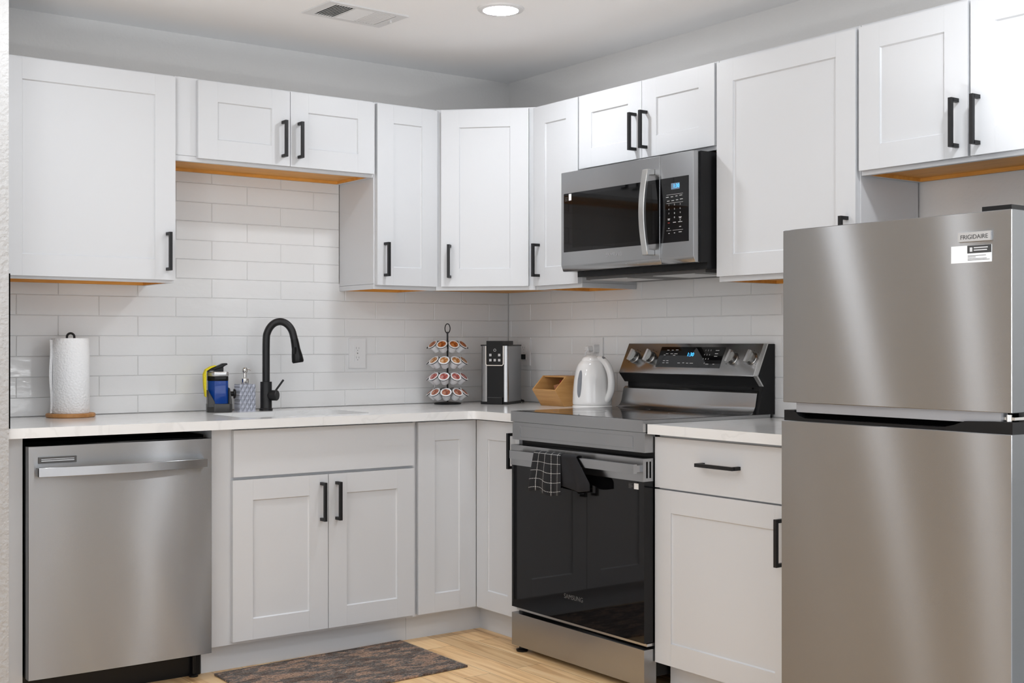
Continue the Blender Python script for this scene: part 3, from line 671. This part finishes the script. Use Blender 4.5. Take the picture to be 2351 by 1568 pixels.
t.part(MB().box(X1-.085, X1-.006, -.79, -.68, 1.509, 1.521, .004, 2), 'hinge_cover', 'blackplastic')
bd = t.part(MB().box(2.985, 3.075, -.8045, -.795, 1.438, 1.461, .0015, 2), 'badge', 'silver', fd)
t.text('FRIGIDAIRE', .0150, 3.030, -.8047, 1.4485, 'printdark', parent=fd, ext=.0003)
t.part(MB().box(2.9635, 3.075, -.8002, -.795, 1.3865, 1.4285, .0002), 'sticker', 'sticker', fd, 'white and black sticker')
mb = MB().box(3.009, 3.0745, -.8006, -.7999, 1.409, 1.4282); t.part(mb, 'sticker_header', 'printdark', fd)
mb = MB().box(3.016, 3.023, -.8009, -.8005, 1.413, 1.4235)
for k, wd in enumerate((.038, .036)): mb.box(3.027, 3.027+wd, -.8009, -.8005, 1.421-.006*k, 1.4235-.006*k)
t.part(mb, 'sticker_print', 'print', fd)
mb = MB()
for k, wd in enumerate((.050, .022, .052, .060)): mb.box(3.010, 3.010+wd, -.8006, -.8001, 1.4025-.0032*k-(.001 if k > 1 else 0), 1.4036-.0032*k-(.001 if k > 1 else 0))
t.part(mb, 'sticker_print', 'printdark', fd)

# ------------------------------------------------------------------ ceiling fittings
t = Thing('ceiling_light', 'round lit recessed ceiling light near the corner', 'light', (-.81, -1.06, ZC))
t.part(MB().lathe([(.065, -.001), (.066, -.008), (.084, -.006), (.088, 0), (.065, 0)], (-.81, -1.06, ZC), 48), 'trim_ring', 'plate')
t.part(MB().lathe([(0, -.006), (.066, -.006), (.066, -.002), (0, -.002)], (-.81, -1.06, ZC), 48), 'lens', 'lens', label='glowing white lens')
t = Thing('air_vent', 'white rectangular louvred air register on the ceiling', 'vent', (-1.2, -.68, ZC), 0.0)
va = .05
t.e.rotation_euler = (0, 0, va); vo = Vector((-1.212, -.682, ZC)); t.e.location = vo; t.o = Vector((0, 0, 0))
W2, H2 = .172, .104
mb = MB()
mb.box(-W2, W2, -H2, -H2+.026, -.006, 0, .0015).box(-W2, W2, H2-.026, H2, -.006, 0, .0015).box(-W2, -W2+.04, -H2+.026, H2-.026, -.006, 0, .001).box(W2-.04, W2, -H2+.026, H2-.026, -.006, 0, .001)
t.part(mb, 'frame', 'plate')
t.part(MB().box(-W2+.03, W2-.03, -H2+.02, H2-.02, -.0012, 0), 'duct', 'ventdark')
xs = (-W2+.04, -.046, .042, W2-.04)
def blade(mb, c, l, wd, ax, ang):
    q = MB(); q.box(-l/2 if ax == 'x' else -wd/2, l/2 if ax == 'x' else wd/2, -wd/2 if ax == 'x' else -l/2, wd/2 if ax == 'x' else l/2, -.0005, .0005)
    q.xf(Matrix.Translation(c) @ Matrix.Rotation(ang, 4, 'X' if ax == 'x' else 'Y'))
    me = q.mesh('q'); mb.bm.from_mesh(me); bpy.data.meshes.remove(me)
for s in range(3):
    a, b_ = xs[s]+.003, xs[s+1]-.003; mb = MB()
    if s == 1:
        for k in range(11): blade(mb, (((a+b_)/2), -H2+.033+k*.0142, -.005), b_-a, .0085, 'x', -.30)
    else:
        n_ = 7
        for k in range(n_): blade(mb, (a+.006+k*(b_-a-.012)/(n_-1), 0, -.005), 2*H2-.054, .010 if s == 0 else .0075, 'y', -.75 if s == 0 else .25)
    t.part(mb, 'louvre', 'plate')
mb = MB().box(xs[1]-.003, xs[1]+.003, -H2+.026, H2-.026, -.006, -.001).box(xs[2]-.003, xs[2]+.003, -H2+.026, H2-.026, -.006, -.001)
t.part(mb, 'divider', 'plate')
t.part(MB().box(W2-.030, W2-.022, -.02, -.004, -.016, -.004, .001), 'damper_lever', 'plate')

# ------------------------------------------------------------------ outlets
def outlet(label, fr, x, z0, z1, w=.082, plain=False):
    t = Thing('wall_outlet', label, 'outlet', (x, -.0075, (z0+z1)/2), fr)
    zc = (z0+z1)/2
    t.part(MB().box(x-w/2, x+w/2, -.0145, -.0075, z0, z1, .0035, 2), 'cover_plate', 'plate')
    for s in (-1, 1):
        c = zc + s*.0205
        so = t.part(MB().box(x-.0165, x+.0165, -.0158, -.0140, c-.0145, c+.0145, .0035, 2), 'socket', 'plate')
        t.part(MB().box(x-.0075, x-.0055, -.0160, -.0156, c-.002, c+.007).box(x+.0055, x+.0075, -.0160, -.0156, c-.002, c+.006).box(x-.002, x+.002, -.0160, -.0156, c-.010, c-.006), 'slot', 'lgray', so)
    t.part(MB().lathe([(0, 0), (.003, 0), (.003, .001), (0, .001)], (x, -.0146, zc), 12, axis=Matrix.Rotation(PI/2, 3, 'X')), 'screw', 'silver')
outlet('white wall outlet on the tiles between faucet and pod carousel', 'A', -.831, 1.079, 1.209)
outlet('white wall outlet behind the coffee maker with black plug in it', 'B', .140, 1.084, 1.206, .09)
outlet('white wall outlet partly hidden above the kettle', 'B', .668, 1.086, 1.2125, .078)
t = Thing('power_plug', 'black power plug in the outlet behind coffee maker', 'plug', (.140, -.015, 1.124), 'B')
t.part(MB().box(.126, .154, -.040, -.0152, 1.113, 1.136, .004, 2).box(.129, .151, -.058, -.040, 1.116, 1.133, .003, 2), 'plug_body', 'blackplastic')
cp = [Vector((.14, -.055, 1.124)), Vector((.14, -.075, 1.12)), Vector((.142, -.085, 1.09)), Vector((.145, -.075, 1.03)), Vector((.15, -.06, .96)), Vector((.17, -.05, .921)), Vector((.20, -.06, .9185)), Vector((.212, -.075, .925)), Vector((.205, -.09, .9185)), Vector((.185, -.092, .9185))]
def smooth_path(p, n=6):
    o = []
    for i in range(len(p)-1):
        a, b_, c, d = p[max(i-1, 0)], p[i], p[i+1], p[min(i+2, len(p)-1)]
        for k in range(n):
            s = k/n; o.append(.5*((2*b_) + (c-a)*s + (2*a-5*b_+4*c-d)*s*s + (3*b_-a-3*c+d)*s**3))
    return o + [p[-1]]
t.part(MB().tube(smooth_path(cp), .0033, 8), 'cord', 'blackplastic')
t = Thing('power_plug', 'whitish plug adapter in the outlet above the kettle', 'plug', (.668, -.015, 1.17), 'B')
t.part(MB().box(.650, .686, -.045, -.0152, 1.148, 1.182, .004, 2).prism([(.654, 1.154), (.682, 1.154), (.677, 1.176), (.659, 1.176)], 'y', -.075, -.044, .003), 'plug_body', 'plate')
wp = [Vector((.668, -.07, 1.160)), Vector((.668, -.08, 1.13)), Vector((.672, -.07, 1.05)), Vector((.68, -.05, .95)), Vector((.70, -.04, .919)), Vector((.74, -.05, .9185))]
t.part(MB().tube(smooth_path(wp), .003, 8), 'cord', 'plate')

# ------------------------------------------------------------------ things on the counter (left part)
Z0 = .9142
# paper towel holder and roll
hx, hy = -2.098, -.115
t = Thing('paper_towel_holder', 'paper towel holder with round wooden base and black top loop', 'holder', (hx, hy, Z0))
t.part(MB().lathe([(0, 0), (.084, 0), (.088, .004), (.088, .012), (.085, .015), (0, .015)], (hx, hy, Z0), 48), 'base', 'basewood', label='round brown wooden base')
lp = [(hx + .0135*math.cos(a), hy, Z0+.298+.013*math.sin(a)) for a in [PI*k/12 for k in range(13)]]
t.part(MB().tube([(hx-.0135, hy, Z0+.014)] + lp[::-1] + [(hx+.0135, hy, Z0+.014)], .0042, 10), 'pole', 'black', label='black wire pole with loop')
def roll(u, v): pass
mb = MB(); n = 64
ro, ri = [], []
for k in range(n+1):
    a = -PI*.95 + 2*PI*k/n
    ro.append((hx + (.0655+.002*k/n)*math.cos(a), hy + (.0655+.002*k/n)*math.sin(a)))
prof = ro
mb.lathe([(.020, .0155), (.0655, .0155), (.0668, .018), (.0668, .290), (.0655, .2925), (.020, .2925), (.020, .0155)], (hx, hy, Z0), 64)
# loose sheet leaving the roll on the left
def sheet(u, v):
    a = PI*(.80+.38*u) if u < .6 else PI*(.80+.38*.6)
    r = .0672+.0012*u
    x, y = hx + r*math.cos(a), hy + r*math.sin(a)
    if u >= .6: x -= (u-.6)*.030; y -= (u-.6)*.03*(1-v*.4)
    return (x + .002*math.sin(v*9)*u, y, Z0+.017+.270*v)
mb.grid(sheet, 20, 16)
single(mb, 'paper_towel_roll', 'paper', 'white quilted paper towel roll standing on the wooden holder', 'paper towels', (hx, hy, Z0+.0155))

# dish soap caddy (turned a little), own frame rotated
cx, cy = -1.520, -.125
ca = -.30
t = Thing('soap_dispenser', 'black and blue scrubber soap dispenser left of glass bottle', 'dispenser', (0, 0, 0), ca)
t.e.location = (cx, cy, Z0)
def ch(x0, x1, y0, y1, c): return [(x0, y0+c), (x0+c, y0), (x1-c*.4, y0), (x1, y0+c*.4), (x1, y1), (x0, y1)]
bs = MB().prism(ch(-.047, .050, -.036, .036, .026), 'z', 0, .034, .003, 2)
t.part(bs, 'base', 'caddy')
t.part(MB().prism([(-.045, .02), (-.045, .090), (-.020, .045), (-.012, .02)], 'y', -.034, .034, .002), 'side_guard', 'caddy')
t.part(MB().prism([(.036, .02), (.036, .098), (.041, .094), (.047, .05), (.049, .02)], 'y', -.030, .030, .002), 'side_guard', 'caddy')
tk = t.part(MB().prism(ch(-.043, .034, -.033, .033, .024), 'z', .034, .125, .002, 2), 'tank', 'blue', label='translucent blue soap tank')
t.part(MB().prism(ch(-.0435, .0345, -.0335, .0335, .024), 'z', .125, .143, .001), 'collar', 'blackplastic')
t.part(MB().prism(ch(-.0445, .0355, -.0345, .0345, .024), 'z', .143, .161, .002), 'band', 'silver', label='silver band')
t.part(MB().box(-.022, .016, -.020, .022, .160, .178, .003), 'pump', 'blackplastic')
t.part(MB().prism([(-.046, .161), (-.046, .166), (-.010, .183), (.012, .194), (.030, .195), (.032, .189), (.020, .183), (.012, .176), (-.028, .165)], 'y', -.024, .026, .002, 2), 'lever', 'blackplastic')
t.part(MB().lathe([(0, 0), (.010, 0), (.010, .010), (.019, .011), (.020, .016), (.016, .020), (0, .020)], (.046, .0, .072), 24, axis=Matrix.Rotation(PI/2, 3, 'Y')), 'knob', 'blackplastic')
sp = MB().prism([(-.051, .062), (-.056, .10), (-.058, .150), (-.050, .170), (-.030, .182), (-.010, .186), (-.008, .184), (-.030, .175), (-.0475, .163), (-.0475, .06)], 'y', -.028, .03, .003, 2)
sp.xf(Matrix.Rotation(ca, 4, 'Z')); sp.xf(Matrix.Translation((cx-.003, cy+.001, Z0)))
single(sp, 'sponge', 'yellow', 'yellow scrubber sponge tucked in the soap dispenser', 'sponge', (cx-.05, cy, Z0+.06))

# soap bottle
sx_, sy_ = -1.409, -.125
t = Thing('soap_bottle', 'square cut-glass soap bottle with silver pump beside the faucet', 'soap bottle', (sx_, sy_, Z0))
t.part(MB().box(sx_-.034, sx_+.034, sy_-.026, sy_+.026, Z0, Z0+.109, .004, 3), 'bottle', 'cutglass')
p = t.part(MB().lathe([(0, .108), (.0135, .108), (.0155, .112), (.0155, .131), (.012, .134), (.0055, .136), (.0055, .152), (.0085, .154), (.0115, .160), (.0115, .170), (.007, .176), (0, .177)], (sx_, sy_, Z0), 24), 'pump', 'chrome', label='shiny silver pump')
t.part(MB().tube([(sx_+.004, sy_-.002, Z0+.168), (sx_+.016, sy_-.006, Z0+.169), (sx_+.022, sy_-.008, Z0+.164)], .003, 8), 'nozzle', 'chrome', p)

# faucet
fx, fy = -1.3188, -.130
t = Thing('faucet', 'matte black gooseneck pull-down kitchen faucet behind the sink', 'faucet', (fx, fy, Z0))
t.part(MB().lathe([(0, 0), (.027, 0), (.027, .008), (.0245, .010), (.0235, .012), (.0235, .115), (.0235, .117), (.016, .118), (0, .118)], (fx, fy, Z0), 32), 'body', 'black')
# arch lies in a vertical plane towards the sink (mostly along +x in view)
ad_ = Vector((.86, -.51, 0)).normalized()
pa = [Vector((fx, fy, Z0+.116)), Vector((fx, fy, Z0+.20)), Vector((fx, fy, Z0+.255))]
Rr = .056
for k in range(1, 15):
    a = PI*k/14*.93; pa.append(Vector((fx, fy, Z0+.285)) + ad_*(Rr - Rr*math.cos(a)) + Vector((0, 0, .077*math.sin(a))))
end = pa[-1]; dv = (pa[-1]-pa[-2]).normalized()
pa += [end + dv*.022]
nk = t.part(MB().tube(smooth_path(pa, 3), .0150, 20), 'neck', 'black')
hd0 = pa[-1]; dv2 = (dv + Vector((0, 0, -.6))).normalized()
hpts = [hd0 - dv*.01 + Vector((0, 0, 0)), hd0 + dv2*.010, hd0 + dv2*.03, hd0 + dv2*.06, hd0 + dv2*.080, hd0 + dv2*.087]
sh = t.part(MB().tube(hpts, [.0155, .0165, .0175, .0225, .0245, .0215], 24), 'spray_head', 'blackplastic', nk)
bc = hd0 + dv2*.035 + Vector((-.012, -.012, 0)); t.part(MB().box(bc.x-.005, bc.x+.005, bc.y-.006, bc.y+.004, bc.z-.016, bc.z+.012, .002), 'spray_button', 'blackplastic', sh)
kd = Vector((.62, -.78, 0)).normalized()
k0 = Vector((fx, fy, Z0+.062))
kn = t.part(MB().tube([k0 + kd*.012, k0 + kd*.024, k0 + kd*.025, k0 + kd*.048, k0+kd*.051], [.019, .020, .0215, .0215, .019], 24), 'valve', 'black')
k1 = k0 + kd*.034
t.part(MB().tube([k1 + Vector((.006, 0, .016)), k1 + Vector((.043, .0, .062))], .0042, 10), 'lever', 'black', kn)

# ------------------------------------------------------------------ pod carousel
px_, py_ = -.432, -.124
t = Thing('pod_carousel', 'black wire carousel tower holding four tiers of coffee pods', 'carousel', (px_, py_, Z0))
t.part(MB().lathe([(0, 0), (.060, 0), (.062, .004), (.055, .008), (.02, .011), (0, .011)], (px_, py_, Z0), 40), 'base', 'black')
pole = t.part(MB().tube([(px_, py_, Z0+.010), (px_, py_, Z0+.325)], .004, 12), 'pole', 'black')
c30 = Vector((.807, -.59, 0))
t.part(MB().tube([Vector((px_, py_, Z0+.340)) + c30*(.0115*math.cos(a)) + Vector((0, 0, .021*math.sin(a))) for a in [2*PI*k/28 for k in range(28)]], .0022, 8, closed=True), 'loop', 'black', pole)
LIDZ = [1.184, 1.113, 1.041, .971]
tiername = ['top', 'second', 'third', 'bottom']
view = math.atan2(-.8085, -.5884)          # direction from the carousel to the camera
PH = [math.radians(q) for q in (-16, -8.5, -9, -2)]
pos5 = ['far left', 'left of centre', 'front centre', 'right of centre', 'far right']
pos4 = ['far left', 'front left', 'front right', 'far right']
podc = MB().lathe([(0, -.040), (.0150, -.040), (.0165, -.038), (.0205, -.008), (.0215, -.006), (.0215, -.002), (.0252, -.0018), (.0252, 0), (0, 0)], (0, 0, 0), 28)
me_cup = podc.mesh('pod_cup'); me_cup.materials.append(M['pod'])
me_lids = []
for q in range(4):
    mm = MB().lathe([(0, .0009), (.0180, .0009), (.0186, 0), (0, 0)], (0, 0, 0), 24).mesh('lid'); mm.materials.append(M['lid%d' % (q+1)]); me_lids.append(mm)
for ti in range(4):
    ring = MB(); ph = view + PH[ti]
    for k in range(9):
        a = ph + k*2*PI/9
        c = Vector((px_ + .079*math.cos(a), py_ + .079*math.sin(a), LIDZ[ti]))
        nv = Vector((math.cos(a)*.68, math.sin(a)*.68, .73)).normalized()
        qm = Vector((0, 0, 1)).rotation_difference(nv).to_matrix()
        ring.tube([c - nv*.0042 + qm @ Vector((.0238*math.cos(w_), .0238*math.sin(w_), 0)) for w_ in [2*PI*i/20 for i in range(20)]], .0017, 6, closed=True)
        ring.tube([c - nv*.0035 + qm @ Vector((0, 0, 0)) - Vector((math.cos(a), math.sin(a), 0))*.0195 + Vector((0, 0, .012)), Vector((px_ + .003*math.cos(a), py_ + .003*math.sin(a), LIDZ[ti]+.006))], .0011, 6)
    t.part(ring, 'pod_ring_tier', 'black')
    ks = (-2, -1, 0, 1, 2) if ti else (-1, 0, 1, 2)
    for n_, k in enumerate(ks):
        # k counts from the image left (negative) to the right
        a = ph + k*2*PI/9
        c = Vector((px_ + .079*math.cos(a), py_ + .079*math.sin(a), LIDZ[ti]))
        nv = Vector((math.cos(a)*.68, math.sin(a)*.68, .73)).normalized()
        r = bpy.data.objects.new('coffee_pod', None); C.objects.link(r); r.location = c; r.empty_display_size = .02
        r.rotation_euler = (Matrix.Rotation(a, 3, 'Z') @ Matrix.Rotation(math.atan2(.68, .73), 3, 'Y')).to_euler()
        nm = (pos5 if ti else pos4)[n_]
        setp(r, 'white coffee pod at the %s of the %s carousel tier' % (nm, tiername[ti]), 'coffee pod', 'coffee pods in the carousel')
        o = bpy.data.objects.new('cup', me_cup); C.objects.link(o); o.parent = r
        o = bpy.data.objects.new('lid', me_lids[ti]); C.objects.link(o); o.parent = r; o['label'] = 'printed brown and orange foil lid'

# ------------------------------------------------------------------ coffee maker (own frame: front faces -Y)
ang = math.radians(214.8 + 90 - 360)      # front normal direction 214.8 deg
t = Thing('coffee_maker', 'black and stainless single-serve coffee maker in the counter corner', 'coffee maker', (0, 0, 0), ang)
t.e.location = (-.205, -.222, Z0)
wd, dp_ = .0655, .09
t.part(MB().box(-wd, wd, -dp_, dp_, 0, .012, .003), 'base', 'blackplastic')
t.part(MB().box(-.036, .042, -dp_+.004, -dp_+.03, .012, .255).box(-wd+.002, wd-.002, -dp_+.03, dp_-.002, .012, .258, .004), 'body', 'blackplastic')
mb = MB()
def rc(x0, x1, y0, y1, r): return rrect(x0, x1, y0, y1, r, 4)
mb.prism([(-wd, -dp_+.012)] + [(-wd+.012-.012*math.sin(PI/2*k/5+0), -dp_+.012-.012*math.cos(PI/2*k/5)) for k in (5, 4, 3, 2, 1, 0)] + [(-.036, -dp_), (-.036, -dp_+.02), (-wd, dp_-.004)], 'z', .012, .262)
t.part(mb, 'side_panel', 'steel', label='stainless left column')
mb = MB().prism([(.045, -dp_)] + [(wd-.012+.012*math.sin(PI/2*k/5), -dp_+.012-.012*math.cos(PI/2*k/5)) for k in range(6)] + [(wd+.0006, dp_-.004), (.045, -dp_+.02)], 'z', .012, .262)
t.part(mb, 'side_panel', 'steel', label='stainless right column and side')
t.part(MB().box(-wd-.001, wd+.001, -dp_+.002, dp_, .261, .267, .002), 'top_rim', 'blackplastic')
t.part(MB().box(-.038, .040, -dp_-.002, dp_-.04, .264, .284, .008, 3), 'lid', 'blackplastic')
cpn = t.part(MB().box(-.036, .042, -dp_-.007, -dp_+.01, .176, .264, .004, 2), 'control_panel', 'blackplastic')
mb = MB().prism([(-.040, .262), (-.040, .180), (-.034, .173), (.040, .173), (.046, .180), (.046, .262), (.0425, .262), (.0425, .181), (.039, .1765), (-.033, .1765), (-.0365, .181), (-.0365, .262)], 'y', -dp_-.0085, -dp_+.004)
t.part(mb, 'panel_trim', 'chrome', cpn, 'shiny U-shaped chrome trim')
mb = MB(); 
for x, z in ((-.017, .221), (.025, .221), (-.017, .198), (.004, .198), (.025, .198)):
    mb.box(x-.0055, x+.0055, -dp_-.0076, -dp_-.0068, z-.0055, z+.0055, .001)
mb.lathe([(.0045, 0), (.0062, 0), (.0062, .0008), (.0045, .0008), (.0045, 0)], (.004, -dp_-.0068, .2425), 20, axis=Matrix.Rotation(PI/2, 3, 'X'))
t.part(mb, 'button', 'print', cpn)
t.part(MB().box(-.032, .040, -dp_-.010, -dp_+.02, .0, .030, .003), 'drip_tray', 'blackplastic')
t.part(MB().box(-.030, .038, -dp_-.0108, -dp_+.018, .0302, .0318), 'drip_grid', 'dgray')

# ------------------------------------------------------------------ bamboo box (frame B, X along -y, front at -Y local)
t = Thing('bamboo_box', 'open-front bamboo storage box beside the kettle', 'box', (.53, -.09, Z0), 'B')
bx0, bx1 = .447, .612
pr = [(-.150, 0), (-.200, .071), (-.140, .131), (-.022, .131), (-.022, 0)]
th = .006
def zz(pl): return [(a, b_+Z0) for a, b_ in pl]
t.part(MB().prism(zz(pr), 'x', bx0, bx0+th, .0006), 'side_panel', 'bamboo')
t.part(MB().prism(zz(pr), 'x', bx1-th, bx1, .0006), 'side_panel', 'bamboo')
t.part(MB().prism(zz([(-.150, 0), (-.200, .071), (-.1955, .0735), (-.1465, .005)]), 'x', bx0+th, bx1-th), 'front_panel', 'bamboo')
t.part(MB().box(bx0+th, bx1-th, -.028, -.022, Z0, Z0+.131).box(bx0+th, bx1-th, -.148, -.028, Z0, Z0+.006), 'back_panel', 'bamboo')
t.part(MB().box(bx0+th, bx1-th, -.135, -.028, Z0+.125, Z0+.131), 'top_panel', 'bamboo')
pk = MB().box(-.026, .026, -.004, .004, 0, .104, .0015); pk.xf(Matrix.Translation((.572, -.100, Z0+.0105)) @ Matrix.Rotation(.16, 4, 'X') @ Matrix.Rotation(-.06, 4, 'Y'))
single(pk, 'tea_packet', 'red', 'dark red packet standing inside the bamboo box', 'packet', (.574, -.11, Z0+.0065), 'B')
pk = MB().box(-.024, .022, -.003, .003, 0, .085, .001); pk.xf(Matrix.Translation((.560, -.122, Z0+.0115)) @ Matrix.Rotation(.16, 4, 'X') @ Matrix.Rotation(-.18, 4, 'Y'))
single(pk, 'tea_packet', 'greenp', 'pale brown packet in front of the red one in the bamboo box', 'packet', (.574, -.13, Z0+.0065), 'B')

# ------------------------------------------------------------------ kettle
kx, ky = -.150, -.800
t = Thing('kettle', 'white glossy electric kettle on its base next to the range', 'kettle', (0, 0, 0), 0.0)
t.e.location = (kx, ky, Z0)
rt = Vector((.807, -.590, 0)); fw_ = Vector((.590, .807, 0))
t.part(MB().lathe([(0, 0), (.078, 0), (.084, .004), (.084, .012), (.080, .016), (0, .016)], (0, 0, 0), 48).xf(Matrix.Translation((0, 0, 0)))
       .box(-.012, .012, -.100, -.06, 0.001, .010, .003) if False else MB().lathe([(0, 0), (.078, 0), (.084, .004), (.084, .012), (.080, .016), (0, .016)], (0, 0, 0), 48), 'power_base', 'kettle')
bd_prof = [(0, .017), (.080, .017), (.0825, .020), (.0830, .030), (.0815, .070), (.0770, .120), (.0700, .160), (.0600, .185), (.0480, .200), (.0470, .2005)]
bod = t.part(MB().lathe(bd_prof + [(0, .2005)], (0, 0, 0), 56), 'body', 'kettle', smooth=50)
t.part(MB().lathe([(.0465, .2005), (.046, .205), (.040, .213), (.026, .220), (.010, .2225), (0, .2225)], (0, 0, 0), 40), 'lid', 'kettle')
# water gauge on the left silhouette
gd = (-rt*.72 - fw_*.69).normalized(); pg = Vector((-gd.y, gd.x, 0))
def gauge(u, v):
    a = (u-.5)*2; b_ = (v-.5)*2
    z = .105 + .058*b_; wdt = .0115*math.sqrt(max(0, 1-abs(b_)**2.6))
    rr_ = .0812 - max(0, z-.07)*.095 - max(0, z-.12)*.09
    return gd*(rr_+.0012 - .35*(a*wdt)**2/.08*.5) + pg*(a*wdt) + Vector((0, 0, z))
t.part(MB().grid(gauge, 8, 20), 'water_gauge', 'kgray', bod, 'grey vertical water window')
# handle: thick D to the right front
hd_ = (rt*.70 - fw_*.71).normalized()
hp_ = [hd_*.034 + Vector((0, 0, .209)), hd_*.055 + Vector((0, 0, .205)), hd_*.078 + Vector((0, 0, .188)), hd_*.098 + Vector((0, 0, .155)), hd_*.106 + Vector((0, 0, .115)), hd_*.101 + Vector((0, 0, .075)), hd_*.086 + Vector((0, 0, .045)), hd_*.075 + Vector((0, 0, .036))]
hp_ = smooth_path(hp_, 5); nn = len(hp_)
hr = [.0125 + .003*math.sin(PI*i/(nn-1)) for i in range(nn)]
hr[-1] = .009; hr[-2] = .013
hn = t.part(MB().tube(hp_, hr, 20), 'handle', 'kettle', bod, smooth=60)
bt = hd_*.067 + Vector((0, 0, .2095)); bq = MB().ball((0, 0, 0), .011, 1.3, .9, .45); bq.xf(Matrix.Translation(bt) @ Matrix.Rotation(math.atan2(hd_.y, hd_.x), 4, 'Z') @ Matrix.Rotation(.65, 4, 'Y'))
t.part(bq, 'lid_button', 'kgray', hn)
# ------------------------------------------------------------------ rug
mb = MB().prism([(-1.737, -.592), (-.938, -.552), (-.940, -1.035), (-1.74, -1.075)], 'z', .0005, .008, .002)
single(mb, 'rug', 'rug', 'dark brown distressed low-pile rug on the oak floor', 'rug', (-1.34, -.81, .0005))
